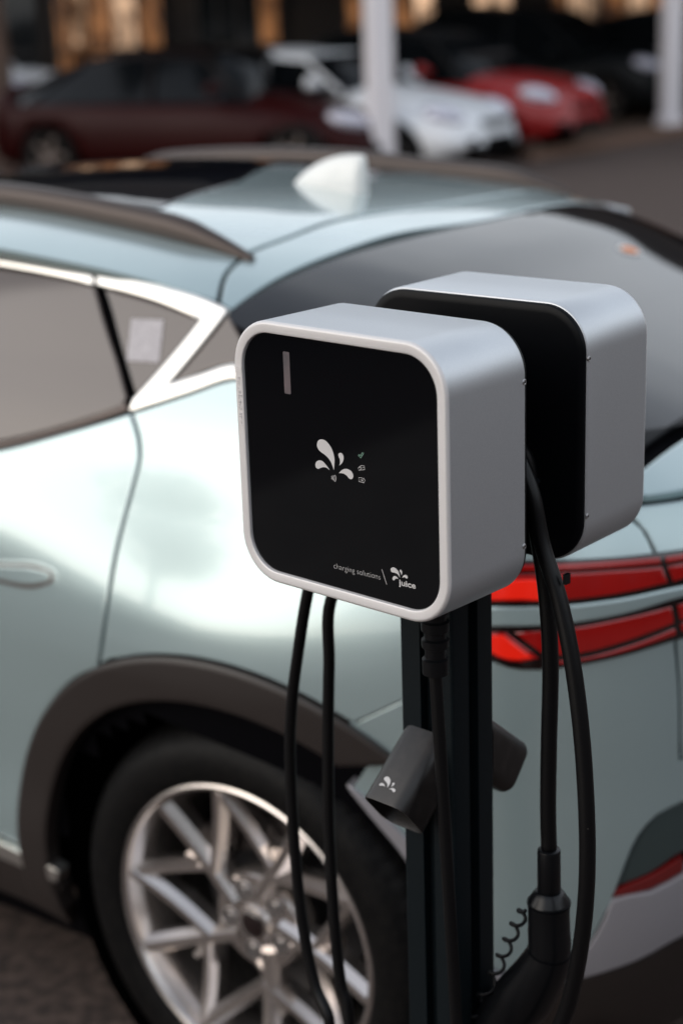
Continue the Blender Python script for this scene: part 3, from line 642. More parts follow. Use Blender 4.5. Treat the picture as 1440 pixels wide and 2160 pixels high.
# wheels
def make_wheel(parent, x, sg):
    wr = bpy.data.objects.new('wheel', None); C.objects.link(wr); wr.parent = parent; wr.location = (x, 0, .3685); wr.scale = (1, sg, 1)
    y0 = .925
    t = MB(); NT = 72*4
    prof = [(.262, y0-.012), (.270, y0+.001), (.285, y0+.007), (.312, y0+.006), (.330, y0+.001), (.338, y0-.004), (.350, y0-.014), (.358, y0-.026), (.3645, y0-.045), (.3675, y0-.07), (.3685, y0-.11), (.3685, y0-.16), (.3645, y0-.20), (.338, y0-.24), (.265, y0-.235)]
    Ls = []
    for i, (r, h) in enumerate(prof):
        l = []
        for k in range(NT):
            a = 2*math.pi*k/NT; d = 0
            if 6 <= i <= 9: d = (-.003, -.006, -.007, -.007)[i-6] if (k+(i-6)) % 4 == 0 else 0
            elif 10 <= i <= 11: d = -.006 if (k % 4 == 0) else 0
            l.append(((r+d)*math.cos(a), h, (r+d)*math.sin(a)))
        Ls.append(l)
    t.loops(Ls, False, False).obj('tyre', M['tyre'], wr, angle=28)
    rm = lathe([(.235, y0-.20), (.238, y0-.06), (.246, y0-.030), (.252, y0-.016), (.254, y0-.008), (.257, y0-.003), (.262, y0-.001), (.267, y0-.003), (.269, y0-.010)], seg=96)
    b = MB()
    def spoke(r0, a0, r1, a1, w0, w1, d0, d1):
        p0 = Vector((r0*math.cos(a0), 0, r0*math.sin(a0))); p1 = Vector((r1*math.cos(a1), 0, r1*math.sin(a1)))
        d = (p1-p0).normalized(); s = Vector((-d.z, 0, d.x)); Ls = []
        for i in range(7):
            q = i/6; c = p0+(p1-p0)*q; w_ = w0+(w1-w0)*q; yy = d0+(d1-d0)*q-.006*math.sin(math.pi*q)
            Ls.append([c+s*w_*a+Vector((0, yy+h, 0)) for a, h in ((-.30, 0), (.30, 0), (.74, -.016), (.62, -.045), (-.62, -.045), (-.74, -.016))])
        b.loops(Ls)
    for k in range(5):
        o = math.radians(-72*k); R = math.radians
        spoke(.110, R(42)+o, .250, R(80)+o, .020, .023, y0-.032, y0-.010)
        spoke(.052, R(28)+o, .250, R(47)+o, .026, .024, y0-.036, y0-.010)
        spoke(.120, R(114)+o, .250, R(80)+o, .017, .020, y0-.034, y0-.012)
        spoke(.075, R(56)+o, .165, R(34)+o, .012, .014, y0-.040, y0-.030)
    rim = MB(); rim.v = list(rm.v); rim.f = list(rm.f); rim.add(b.v, b.f)
    rr = rim.obj('rim', M['alloy'], wr, angle=30)
    lathe([(.0, y0-.036), (.024, y0-.036), (.030, y0-.038), (.034, y0-.045), (.085, y0-.048), (.092, y0-.058), (.092, y0-.09)], seg=48).obj('hub', M['alloy'], wr)
    lathe([(.0, y0-.031), (.020, y0-.031), (.0235, y0-.033), (.0245, y0-.040)], seg=32).obj('centre_cap', M['lamp_black'], wr)
    for k in range(5):
        a = math.radians(28+36-72*k); c = Vector((.057*math.cos(a), 0, .057*math.sin(a)))
        n_ = lathe([(.013, y0-.044), (.017, y0-.044), (.0175, y0-.055)], seg=20); n2 = lathe([(0, y0-.043), (.008, y0-.043), (.0085, y0-.055)], seg=6)
        q = MB(); q.v = [(p[0]+c.x, p[1], p[2]+c.z) for p in n_.v]; q.f = n_.f; q.add([(p[0]+c.x, p[1], p[2]+c.z) for p in n2.v], n2.f)
        q.obj('lug_nut', M['screw'], wr)
    lathe([(.0, y0-.10), (.07, y0-.10), (.075, y0-.125), (.168, y0-.125), (.168, y0-.15), (.0, y0-.15)], seg=48).obj('brake_disc', M['brake'], wr)
    q = MB()
    for i in range(9):
        pass
    Ls = []
    for i in range(9):
        a = math.radians(35+i*9); Ls.append([(r*math.cos(a), h, r*math.sin(a)) for r, h in ((.115, y0-.085), (.185, y0-.085), (.190, y0-.16), (.115, y0-.16))])
    q.loops(Ls).obj('brake_caliper', M['caliper'], wr)
    lathe([(.0, y0-.235), (.235, y0-.235)], seg=32).obj('wheel_back', M['dark_in'], wr)
for x in (0, 2.9):
    make_wheel(car, x, 1); make_wheel(car, x, -1)
# wheel housings
for x in (0, 2.9):
    for sg in (1, -1):
        lathe([(.405, .90*sg), (.405, .60*sg), (.0, .60*sg)], seg=40).obj('wheel_housing', M['dark_in'], car)
        o = bpy.data.objects['wheel_housing'] if False else C.objects[-1]
        o.location = (x, 0, .3685)
obj('underbody', [(-.6, -.75, .2), (3.5, -.75, .2), (3.5, .75, .2), (-.6, .75, .2)], [(0, 3, 2, 1)], M['dark_in'], car)

# ---------------------------------------------------------------- charging post and wall chargers
BX = DATA['bx']; Wd, Hh, Dp, Rd, IN = BX['W'], BX['H'], BX['D'], BX['r'], BX['inn']
o1 = Vector(DATA['box1']['o']); o2 = Vector(DATA['box2']['o']); ya1, ya2 = DATA['box1']['yaw'], DATA['box2']['yaw']
R1 = Matrix.Rotation(ya1, 4, 'Z')
def b1(i, j, l): return o1 + (R1 @ Vector((i, j, l)))
pc = b1(-.003, .175, 0)
post = thing('charging_post', 'dark anthracite metal post carrying two wall chargers', 'post', (pc.x, pc.y, 0), ya1)
ph = o1.z+.10
# extruded section with a central groove on each narrow side
hw, hd, g, gd = .038, .0375, .0085, .012
sec = []
def corner(x, y, r, a0):
    return [(x+r*math.cos(math.radians(a0+15*k)), y+r*math.sin(math.radians(a0+15*k))) for k in range(7)]
sec += corner(hw-.004, hd-.004, .004, 0)+[(g, hd), (g, hd-gd), (-g, hd-gd), (-g, hd)]+corner(-hw+.004, hd-.004, .004, 90)
sec += [(-hw, g), (-hw+gd, g), (-hw+gd, -g), (-hw, -g)]+corner(-hw+.004, -hd+.004, .004, 180)+[(-g, -hd), (-g, -hd+gd), (g, -hd+gd), (g, -hd)]
sec += corner(hw-.004, -hd+.004, .004, 270)+[(hw, -g), (hw-gd, -g), (hw-gd, g), (hw, g)]
MB().loops([[(x, y, .012) for x, y in sec], [(x, y, ph) for x, y in sec]]).obj('column', M['post'], post)
MB().loops([[(x*s, y*s, z) for x, y in rrect(.24, .24, .02, 4)] for z, s in ((.0, 1), (.010, 1), (.012, .985))]).obj('base_plate', M['post'], post)
for x in (-.09, .09):
    for y in (-.09, .09):
        q = lathe([(0, .020), (.009, .020), (.010, .018), (.010, .012), (.014, .0125), (.014, .012)], 'z', 12); q.v = [(p[0]+x, p[1]+y, p[2]) for p in q.v]; q.obj('anchor_bolt', M['screw'], post)
# connector holsters: rounded tubes pointing out and down
def drops(dr, to3, h, name, m, parent, step=.0006):
    mb = MB()
    for d in dr: prism2(outline2(d, step), to3, h-.0001, h+.0002, mb)
    return mb.obj(name, m, parent, angle=30)
def holster(sg):
    ax = Vector((0, -.77*sg, -.64)); nr = Vector((0, -.64*sg, .77)); xx = Vector((1*sg, 0, 0))
    p0 = Vector((-.006*sg, -.036*sg, o1.z-.339)) + nr*(-.033)
    sec = rrect(.062, .066, .016, 5); Ls = []
    for d, k, in ((-.05, 1), (.098, 1), (.0995, .985), (.0995, .93), (.094, .91), (.02, .90)):
        Ls.append([p0+ax*d+xx*(x*k)+nr*(y*k) for x, y in sec])
    # cut the back end flush with the post face
    Ls[0] = [q+ax*(((-.0376*sg)-q.y)/ax.y) for q in Ls[0]]
    h_ = MB().loops(Ls, True, False).obj('holster', M['holster'], post, angle=40)
    MB().loops([[p0+ax*.03+xx*(x*.9)+nr*(y*.9) for x, y in sec]], True, True).obj('socket_floor', M['dark_in'], h_)
    # splash emblem on the top face
    L0 = DATA['logo']; cxm = sum(p[0] for d in L0 for p in d)/sum(len(d) for d in L0); cym = sum(p[1] for d in L0 for p in d)/sum(len(d) for d in L0)
    dd = [[((p[0]-cxm)*.46, (p[1]-cym)*.40)+tuple(p[2:]) for p in d] for d in L0]
    drops(dd, lambda x, y, h: p0+ax*(.078-y)+xx*(x-.002)+nr*(.033+h), .0003, 'emblem', M['print'], h_, .0008)
    return h_
holster(1); holster(-1)
# cable hooks on the post
for nm, pts in (('cable_hook', [(-.035, .0, -.06), (-.07, .0, -.062), (-.12, .0, -.055), (-.135, .0, -.035)]), ('cable_hook', [(.035, .012, -.06), (.06, .012, -.062), (.10, .012, -.055), (.115, .012, -.035)])):
    tube([Vector((x, y, z+o1.z)) for x, y, z in spline(pts, 6)], .006, 10).obj(nm, M['gasket'], post)

def make_box(label, o, ya, front):
    t = thing('wall_charger', label, 'charger', o, ya)
    # y = depth away from the lid, loops of the aluminium housing
    sg = 1 if front else -1; y_of = (lambda y: y) if front else (lambda y: Dp+.0075-y)
    def lp(ins, y): return [(x, y_of(y), z) for x, z in rrect(Wd-2*ins, Hh-2*ins, max(.004, Rd-ins), 14)]
    hs = MB().loops([lp(IN, .008), lp(IN, .0022), lp(IN-.0005, .0007), lp(IN-.0014, .0001), lp(IN-.0017, 0), lp(.0037, 0), lp(.0032, 0), lp(.0018, .0005), lp(.0006, .0018), lp(0, .0038)], False, False).obj('front_bezel', M['alu_front'], t, angle=32)
    MB().loops([lp(0, .0038), lp(0, .05), lp(0, Dp-.0075), lp(.0006, Dp-.0060), lp(.003, Dp-.0055)], False, False).obj('housing', M['alu'], t, angle=60)
    MB().loops([lp(.004, Dp-.0060), lp(.0022, Dp-.0058), lp(.0022, Dp-.0012), lp(.0034, Dp), lp(.012, Dp+.0004)], False, True).obj('back_plate', M['gasket'], t, angle=50)
    gl = MB().loops([lp(IN+.0003, .006), lp(IN+.0003, .0039), lp(IN+.0008, .0035)], False, True).obj('front_glass', M['black_glass'], t, angle=15)
    for sx in (1, -1):
        for z in (.087, -.086):
            s_ = lathe([(0, .0009), (.0012, .0009), (.0013, .0003), (.0024, .0007), (.0030, .0002), (.0031, -.001)], 'z', 20)
            q = MB(); q.v = [(sx*(Wd/2+p[2]), y_of(.1225)+p[0], z+p[1]) for p in s_.v]; q.f = s_.f
            sc = q.obj('screw', M['screw'], t, angle=40)
            s2 = lathe([(0, .0010), (.0011, .0010)], 'z', 6); q = MB(); q.v = [(sx*(Wd/2+p[2]), y_of(.1225)+p[0], z+p[1]) for p in s2.v]; q.f = s2.f
            q.obj('screw_socket', M['dark_in'], sc)
    return t, gl, hs
ch1, gl1, bz1 = make_box('silver wall charger with black glass front and white splash logo facing the viewer', o1, ya1, True)
ch2, gl2, bz2 = make_box('silver wall charger behind the other, its black back plate turned to the viewer', o2, ya2, False)
for hs_ in (bz1,): pass
GJ = .0035
fr3 = lambda x, y, h: (x, GJ-h, y)
drops(DATA['logo'], fr3, .0002, 'splash_logo', M['print'], gl1, .0012)
drops(DATA['logo2'], fr3, .0002, 'splash_logo', M['print'], gl1, .0008)
mb = MB()
for q in DATA['nfc']: stroke_mesh([tuple(p)[:2] for p in spline([Vector((a, b, 0)) for a, b in q], 6)], .00065, fr3, .0003, mb)
mb.obj('contactless_symbol', M['print'], gl1, smooth=False)
for nm, key, mk, wd in (('tick_symbol', 'check', 'print_green', .00055), ('card_symbol', 'hand', 'print', .00065), ('plug_symbol', 'batt', 'print', .00065)):
    mb = MB()
    for q in DATA[key]: stroke_mesh(q, wd*.8, fr3, .0003, mb)
    mb.obj(nm, M[mk], gl1, smooth=False)
mb = MB(); stroke_mesh(DATA['slash'][0], .0006, fr3, .0003, mb); mb.obj('slash_mark', M['print'], gl1, smooth=False)
tcs = DATA['txt_cs']; text_obj('lettering', 'charging solutions', tcs['a'], tcs['b'], .0047, fr3, .0003, M['print'], gl1, -.020)
tju = DATA['txt_ju']; text_obj('lettering', 'juice', tju['a'], tju['b'], .0047, fr3, .0003, M['print'], gl1, .022)
(bx0, by0), (bx1, by1) = DATA['bar']; bcx, bcy = (bx0+bx1)/2, (by0+by1)/2
prism2([(bcx+x, bcy+y) for x, y in rrect(abs(bx1-bx0), abs(by1-by0), .0012, 4)], fr3, 0, .0004).obj('status_light', M['status_light'], gl1, angle=30)
# raised lettering on the left of the bezel, reading upwards
em = DATA['emb']; ex = -Wd/2+.0088
text_obj('raised_lettering', 'juice charger me', (ex, em[0][1]), (ex, em[1][1]), .0036, lambda x, y, h: (x, -h, y), 0, M['alu_front'], bz1, 0, .5)
o = C.objects[-1]
for vv in o.data.vertices: vv.co.y = -.0007 if vv.co.y < -.3 else .0002
mb = MB()
for k in range(3): mb.box((-Wd/2+.0066, -.0002, em[1][1]+.0055+.0022*k), (.0112, .0010, .0007))
mb.obj('raised_lines', M['alu_front'], bz1, smooth=False)
# cable glands
def gland(t, path, r):
    P = [Vector(p) for p in path]; g = MB(); F = []; Rr = []
    n = 60
    for i in range(n):
        q = i/(n-1); k = q*5.0; rib = (k % 1) < .55 and q < .80
        base = .0165-.0022*q; Rr.append(base if (rib or q > .82) else base-.0032); F.append(P[0]+(P[1]-P[0])*q)
    tube(F, Rr, 20, g)
    return g.obj('cable_gland', M['black_plastic'], t, angle=25)
gp = [Vector(p) for p in DATA['gl']]
gt = gp[0]+Vector((0, 0, .05)); gland(ch1, [gt, gp[1]-Vector((0, 0, 0))], .01)
gland(ch2, [Vector((-.095, Dp-.05, -.14)), Vector((-.095, Dp-.05, -.22))], .01)
# ---------------------------------------------------------------- charging cables (local frame of the first charger, hung as things of their own)
def cable(label, paths, r, seg=14):
    t = thing('charging_cable', label, 'cable', (o1.x, o1.y, 0), ya1, None)
    P = spline([Vector((p[0], p[1], p[2]+o1.z)) for p in paths], 7)
    tube(P, r, seg).obj('cable', M['cable'], t, angle=180)
    return t
zb = -o1.z+.012
L1p, L2p = DATA['L1'], DATA['L2']
pa = [gp[1], *gp[2:], (.075, .09, -.80), (.06, .07, -.98), (.0, .05, -1.13), (-.08, .06, -1.15), (-.15, .10, -1.02), (-.182, .125, -.88)] + L1p[:] + [(-.172, .155, -.14), (-.135, .165, -.07), (-.112, .172, -.040), (-.098, .175, -.07), (-.118, .172, -.14)] + L2p + [(-.12, .10, -1.0), (-.06, .02, -1.25), (.0, -.05, -1.375), (.08, -.10, zb), (.20, -.12, zb), (.28, -.04, zb), (.30, .04, zb)]
pa = [Vector(p) for p in pa]
c1 = cable('thin black charging cable looped in two strands at the left of the post', pa, .0073)
e0 = Vector((.30, .04, .016)); tube([e0+Vector((0, -.02, 0)), e0, e0+Vector((.01, .05, .012)), e0+Vector((.015, .10, .016)), e0+Vector((.02, .15, .018))], [.010, .013, .020, .027, .030], 20).obj('connector', M['black_plastic'], c1, angle=40)
def plug(t, pts, up):
    """type 2 connector: strain sleeve, flared collar, grip and angled head"""
    P = [Vector((p[0], p[1], p[2]+o1.z)) for p in pts]
    tube([P[0]+(P[1]-P[0])*q for q in (0, .02, .04, .97, 1)], [.0105, .0128, .0132, .0136, .0128], 20).obj('cable_sleeve', M['black_plastic'], t, angle=40)
    A = P[1]; q = spline([A+(P[2]-A)*-.35, A+Vector((0, 0, -.010)), A+Vector((0, 0, -.030)), P[3], P[4], P[5], P[6]], 8)
    n = len(q); R = []
    for i in range(n):
        s = i/(n-1)
        R.append(.0150+.0095*min(1, s/.17) if s < .17 else (.0245-.0005*math.sin((s-.17)*9) if s < .62 else .0245+.011*min(1, (s-.62)/.22)))
    bo = tube(q, R, 28).obj('grip', M['black_plastic'], t, angle=40)
    for fr_ in (.17, .64):
        i = int(fr_*(n-1)); tube([q[i], q[i]+(q[i+1]-q[i]).normalized()*.003], [R[i]+.0009]*2, 28).obj('collar_ring', M['gasket'], t, angle=40)
    e = q[-1]; d = (q[-1]-q[-2]).normalized(); hd_ = tube([e, e+d*.002, e+d*.045, e+d*.047, e+d*.047, e+d*.02], [.0345, .0335, .0335, .0325, .026, .026], 28).obj('connector_head', M['black_plastic'], t, angle=40)
    return bo
R1p = DATA['R1']; R2p = DATA['R2']
top = [(.088, .190, -.010), (.098, .182, -.018)]
pb = [Vector(p) for p in [DATA['plug'][0]]+R2p[::-1][1:]+[(.094, .197, -.025)]+[(.088, .190, -.006), (.092, .182, -.010)]+R1p+[(.125, .16, -.78), (.10, .165, -.92), (.04, .21, -1.06), (-.05, .26, -1.05), (-.085, .295, -.85), (-.090, .30, -.5), (-.090, .30, -.26)]]
c2 = cable('thick black charging cable hanging over the right side with a handled plug', pb, .0093)
plug(c2, DATA['plug'], None)
# cable tie round both strands
a_ = Vector(R1p[2]); tie = MB()
tie.box(Vector((a_.x+.0085, a_.y, a_.z+.028+o1.z)), (.004, .008, .011)); tie.obj('cable_tie', M['black_plastic'], c2, smooth=False)
# coiled retaining lanyard
cpth = spline([Vector((p[0], p[1], p[2]+o1.z)) for p in DATA['coil']], 60); n = len(cpth); F = frames(cpth); H_ = []
turns = 9
for i in range(n):
    for k in range(3):
        q = (i+k/3)/(n-1)
        if q > 1: continue
        a = 2*math.pi*turns*q; p = cpth[i]; nn_, bb = F[i]; rr_ = .0066*min(1, q*12+.25)
        H_.append(p+nn_*rr_*math.cos(a)+bb*rr_*math.sin(a))
tube(H_, .0022, 7).obj('coiled_lanyard', M['black_plastic'], c2, angle=180)

# ---------------------------------------------------------------- background: columns, unseen shading roof, parked cars, shop front
M['column'] = mat('column_white', (.80, .77, .80), .6)
M['col_brown'] = mat('trunk_bark', (.16, .10, .075), .8, noise=(6, (.10, .07, .055), .4, .6), bump=(14, .6, .02))
M['soffit'] = mat('soffit', (.03, .027, .025), .8)
M['facade'] = mat('facade', (.020, .015, .013), .8, noise=(1.4, (.03, .02, .014), .4, .65))
M['frame'] = mat('shop_frame', (.03, .026, .024), .5)
M['pane_dark'] = mat('pane_dark', (.010, .014, .016), .08)
M['pane_lit'] = mat('pane_lit', (.16, .10, .06), .4, emit=((1, .62, .36), .22), noise=(1.3, (.12, .06, .03), .45, .62))
M['pane_dim'] = mat('pane_dim', (.07, .035, .02), .4, emit=((1, .42, .16), .05), noise=(1.7, (.06, .03, .015), .42, .6))
for (x, y) in ((.53, 17.4), (4.72, 23.6)):
    t = thing('canopy_column', {0.53: 'pale square column between the silver car and the white bonnet', 4.72: 'pale square column at the right edge beside the black car'}[x], 'column', (x, y, 0), math.radians(12), 'pale columns carrying the canopy')
    MB().loops([[(a*s, b*s, z) for a, b in rrect(.25, .25, .02, 3)] for z, s in ((.0, 1), (4.0, 1))]).obj('shaft', M['column'], t)
    MB().loops([[(a, b, z) for a, b in rrect(.33, .33, .02, 3)] for z in (0, .12)]).obj('plinth', M['column'], t)
M['leaf'] = mat('leaf', (.05, .075, .03), .6, noise=(3, (.03, .05, .02), .4, .6))
def tree(label, loc, ht, rc, nl, rt):
    tr = thing('tree', label, 'tree', loc)
    tube([Vector((.02*math.sin(z*2), .02*math.cos(z*3), z)) for z in [ht*q for q in (0, .03, .12, .3, .5, .7, .85)]], [rt*q for q in (1.6, 1.25, 1.1, 1, .93, .85, .7)], 14).obj('trunk', M['col_brown'], tr)
    lm_ = MB(); cl = [(random.uniform(-.55, .55)*rc, random.uniform(-.55, .55)*rc, ht+rc*random.uniform(-.2, .75), rc*random.uniform(.42, .62)) for k in range(9)]
    for k in range(nl):
        q = random.choice(cl); d = Vector((random.gauss(0, 1), random.gauss(0, 1), random.gauss(0, .9))).normalized()*random.random()**.45*q[3]; c = Vector(q[:3])+d
        a = Vector((random.uniform(-1, 1), random.uniform(-1, 1), random.uniform(-.6, .6))).normalized(); b = a.orthogonal().normalized()
        s_ = random.uniform(.05, .09)*rc*.8; lm_.add([c-a*s_, c-b*s_*.45, c+a*s_, c+b*s_*.45], [(0, 1, 2, 3)])
    lm_.obj('crown', M['leaf'], tr, smooth=False)
    for q in cl[:6]: tube([Vector((0, 0, ht*.72)), Vector((q[0]*.5, q[1]*.5, ht*.8+(q[2]-ht*.8)*.5)), Vector(q[:3])], [rt*.5, rt*.35, rt*.12], 8).obj('limb', M['col_brown'], tr)
tree('brown tree trunk at the far left edge in front of the silver car', (-4.05, 21.3, 0), 3.9, 1.5, 900, .155)
tree('tall broad tree across the yard to the left of the viewer', (-21.6, -2.9, 0), 6.4, 2.5, 2600, .26)  # unseen tree added to put a dark reflection on the car flank
cnp = thing('canopy', 'flat dark canopy roof over the parked cars', 'canopy', (0, 0, 0))  # out of view, its slabs sized to shade the parked cars
MB().box((-1.75, 25.1, 4.15), (5.0, 15.9, .3)).obj('roof_slab', M['soffit'], cnp, smooth=False)
MB().box((22.75, 28.1, 4.15), (44, 9.8, .3)).obj('roof_slab', M['soffit'], cnp, smooth=False)

def make_car(label, loc, heading, Lc, Wc, Hc, body, roof, kind='sedan', hood=.84):
    dk = max(body) < .2; mk = mat('paint_'+label.split()[0], body, .4, .05, .0 if dk else .3, .08, spec=.18 if dk else .5); rk = mk if roof is None else mat('roof_'+label.split()[0], roof, .4, 0, 0, .08, spec=.15)
    t = thing('parked_car', label, 'car', loc, math.radians(heading), 'cars parked under the canopy')
    h = Lc/2; fr_ = h-.85; rr = -h+.85
    # lower body: stations along x
    top = [(-h, .62), (-h+.08, .86), (-h+.5, .95), (-h+1.2, .97), (0, .95), (h-1.55, .93), (h-.9, hood), (h-.35, hood-.12), (h-.08, hood-.27), (h, .45)]
    half = [(-h, .62), (-h+.12, .80), (-h+.6, .95), (0, 1.0), (h-1.2, .98), (h-.5, .90), (h-.15, .72), (h, .50)]
    b = MB(); Ls = []; NX = 60
    for i in range(NX+1):
        x = -h+Lc*i/NX; zt = cub(top, x); wd = cub(half, x)*Wc/2; zb_ = .20+.12*max(0, (abs(x)-h+.5)/.5)
        def arch(z, y):
            for ax_ in (fr_, rr):
                d = (x-ax_)
                if abs(d) < .36: return max(z, .33+math.sqrt(.36**2-d*d))
            return z
        l = []
        for y, z in ((0, zt+.02), (.45, zt+.012), (.75, zt-.02), (.90, zt-.09), (.975, zt-.22 if zt > .6 else zt*.7), (1.0, .58*zt+.05), (.985, arch(.36, 1)), (.94, arch(zb_, 1)), (.7, zb_), (0, zb_)):
            l.append((x, y*wd, z))
        l2 = [(p[0], -p[1], p[2]) for p in l[1:-1]][::-1]; Ls.append(l+l2)
    b.loops(Ls); b.obj('body', mk, t, angle=180)
    # cabin
    if kind == 'sedan': cab = [(-h+.25, .93, .60), (-h+.75, 1.18, .60), (-h+1.35, Hc-.05, .58), (-h+2.0, Hc, .60), (.25, Hc-.04, .60), (.75, 1.22, .64), (h-1.35, .90, .70)]
    elif kind == 'suv': cab = [(-h+.10, .93, .70), (-h+.30, 1.30, .68), (-h+.7, Hc-.04, .66), (-h+1.8, Hc, .68), (.2, Hc-.04, .68), (.7, Hc-.30, .70), (h-1.25, .93, .76)]
    else: cab = [(-h+.12, .93, .64), (-h+.35, 1.20, .62), (-h+.75, Hc-.04, .60), (-h+1.7, Hc, .62), (.15, Hc-.05, .62), (.62, 1.24, .66), (h-1.15, .88, .72)]
    ct = [(c[0], c[1]) for c in cab]; cw = [(c[0], c[2]) for c in cab]
    g_ = MB(); r_ = MB(); Lg = []; Lr = []; x0, x1 = cab[0][0], cab[-1][0]
    for i in range(41):
        x = x0+(x1-x0)*i/40; z = cub(ct, x); wt_ = cub(cw, x)*Wc/2; wb_ = cub(half, x)*Wc/2*.93; zl = .86
        Lg.append([(x, wt_*.96, z-.03), (x, wt_, z-.06), (x, wb_, zl), (x, -wb_, zl), (x, -wt_, z-.06), (x, -wt_*.96, z-.03)])
    g_.loops(Lg).obj('window_band', M['car_glass'], t, angle=40)
    xa, xb = cab[2][0]-.25, cab[4][0]+.12
    for i in range(21):
        x = xa+(xb-xa)*i/20; z = cub(ct, x); wt_ = cub(cw, x)*Wc/2+.01
        Lr.append([(x, wt_, z-.075), (x, wt_*.93, z-.015), (x, wt_*.5, z+.012), (x, 0, z+.018), (x, -wt_*.5, z+.012), (x, -wt_*.93, z-.015), (x, -wt_, z-.075), (x, 0, z-.08)])
    r_.loops(Lr).obj('roof', rk, t, angle=40)
    for sg in (1, -1):                       # pillars
        for (xa_, za_), (xb_, zb2) in (((cab[4][0]+.10, cub(ct, cab[4][0]+.10)-.05), (cab[-1][0]-.05, .90)), ((cab[2][0]-.2, cub(ct, cab[2][0]-.2)-.05), (cab[0][0]+.15, .92)), ((-.25, Hc-.07), (-.18, .92))):
            ya_ = cub(cw, xa_)*Wc/2+.006; yb_ = cub(half, xb_)*Wc/2*.935
            tube([Vector((xa_, sg*ya_, za_)), Vector(((xa_+xb_)/2, sg*(ya_+yb_)/2+sg*.012, (za_+zb2)/2)), Vector((xb_, sg*yb_, zb2))], .024, 8).obj('pillar', rk, t)
        hx = h-.36; hz = cub(top, hx)-.075; hy = cub(half, hx)*Wc/2*.74
        q = MB().loops([[(.24*math.cos(p_)*math.cos(k*math.pi/8), .17*math.cos(p_)*math.sin(k*math.pi/8), .105*math.sin(p_)) for k in range(16)] for p_ in [math.radians(-85+17*i) for i in range(11)]])
        Rh = Matrix.Rotation(-sg*.5, 3, 'Z') @ Matrix.Rotation(.25, 3, 'Y')
        q.v = [tuple(Rh @ Vector(p)+Vector((hx, sg*hy, hz))) for p in q.v]
        q.obj('headlight', M['headlight'], t, angle=180)
        tube([Vector((h-1.62, sg*Wc/2*.94, .98)), Vector((h-1.66, sg*(Wc/2+.08), 1.01)), Vector((h-1.66, sg*(Wc/2+.17), 1.01))], [.03, .075, .06], 10, ry=[.03, .05, .04]).obj('mirror', mk, t, angle=180)
        for ax_ in (fr_, rr):
            wq = bpy.data.objects.new('wheel', None); C.objects.link(wq); wq.parent = t; wq.location = (ax_, sg*(Wc/2-.13), .33)
            lathe([(.21, .105), (.25, .112), (.30, .105), (.328, .07), (.33, .0), (.328, -.08), (.25, -.11)], seg=32).obj('tyre', M['tyre'], wq)
            k_ = MB(); lathe([(.0, .085), (.05, .09), (.06, .07)], seg=20, mb=k_); lathe([(.19, .05), (.20, .098), (.215, .104)], seg=32, mb=k_)
            for s5 in range(5):
                a = 2*math.pi*s5/5; k_.box((.125*math.cos(a), .082, .125*math.sin(a)), (.15, .02, .045), Matrix.Rotation(-a, 3, 'Y'))
            k_.obj('rim', M['alloy_dark'], wq); lathe([(0, .02), (.2, .02)], seg=24).obj('wheel_back', M['dark_in'], wq)
            if sg < 0: wq.scale = (1, -1, 1)
    for w0, z0_, hh_, nm in ((1.15, .36, .12, 'lower_intake'), (.62, .56, .05, 'grille')):
        g2 = MB(); Lq = []
        for i in range(13):
            y = w0*(i/12-.5); xx_ = h-.02-.22*(abs(y)/.9)**2.2-(0 if z0_ < .5 else .03); Lq.append([(xx_+.045, y, z0_+hh_/2), (xx_+.05, y, z0_-hh_/2), (xx_-.2, y, z0_-hh_/2), (xx_-.2, y, z0_+hh_/2)])
        g2.loops(Lq).obj(nm, M['shell'], t, angle=40)
    return t
M['car_glass'] = mat('car_glass', (.004, .005, .006), .12, spec=.22)
M['headlight'] = mat('headlight', (.62, .62, .72), .15, .3, 1)
make_car('white sports saloon with its rounded nose right of the centre column', (-.22, 19.1, 0), -31, 4.7, 1.9, 1.31, (.80, .82, .85), None)
make_car('dark red hatchback with a sloping bonnet parked at the left', (-1.38, 18.5, 0), -20, 4.5, 1.8, 1.38, (.024, .0008, .0008), (.004, .001, .001))
make_car('bright red small car with black roof and round headlight behind the white nose', (1.35, 20.9, 0), -36, 4.1, 1.78, 1.45, (.30, .006, .006), (.006, .006, .007), 'hatch', .90)
make_car('black tall car under the canopy behind the bright red one', (3.3, 26.1, 0), -36, 4.7, 1.9, 1.60, (.006, .007, .008), None, 'suv', .98)
make_car('black car at the right edge behind the pale column', (6.1, 26.0, 0), -36, 4.7, 1.9, 1.50, (.006, .008, .010), None, 'suv', .95)
make_car('silver white car at the far left behind the tree trunk', (-5.7, 25.0, 0), -25, 4.6, 1.85, 1.60, (.85, .87, .90), None, 'suv', 1.0)
make_car('black saloon parked across the yard behind the viewer', (-9.4, 1.3, 0), 82, 4.8, 1.9, 1.45, (.008, .008, .009), None)['group'] = 'cars across the yard'  # unseen car added for its shadow and dark reflection
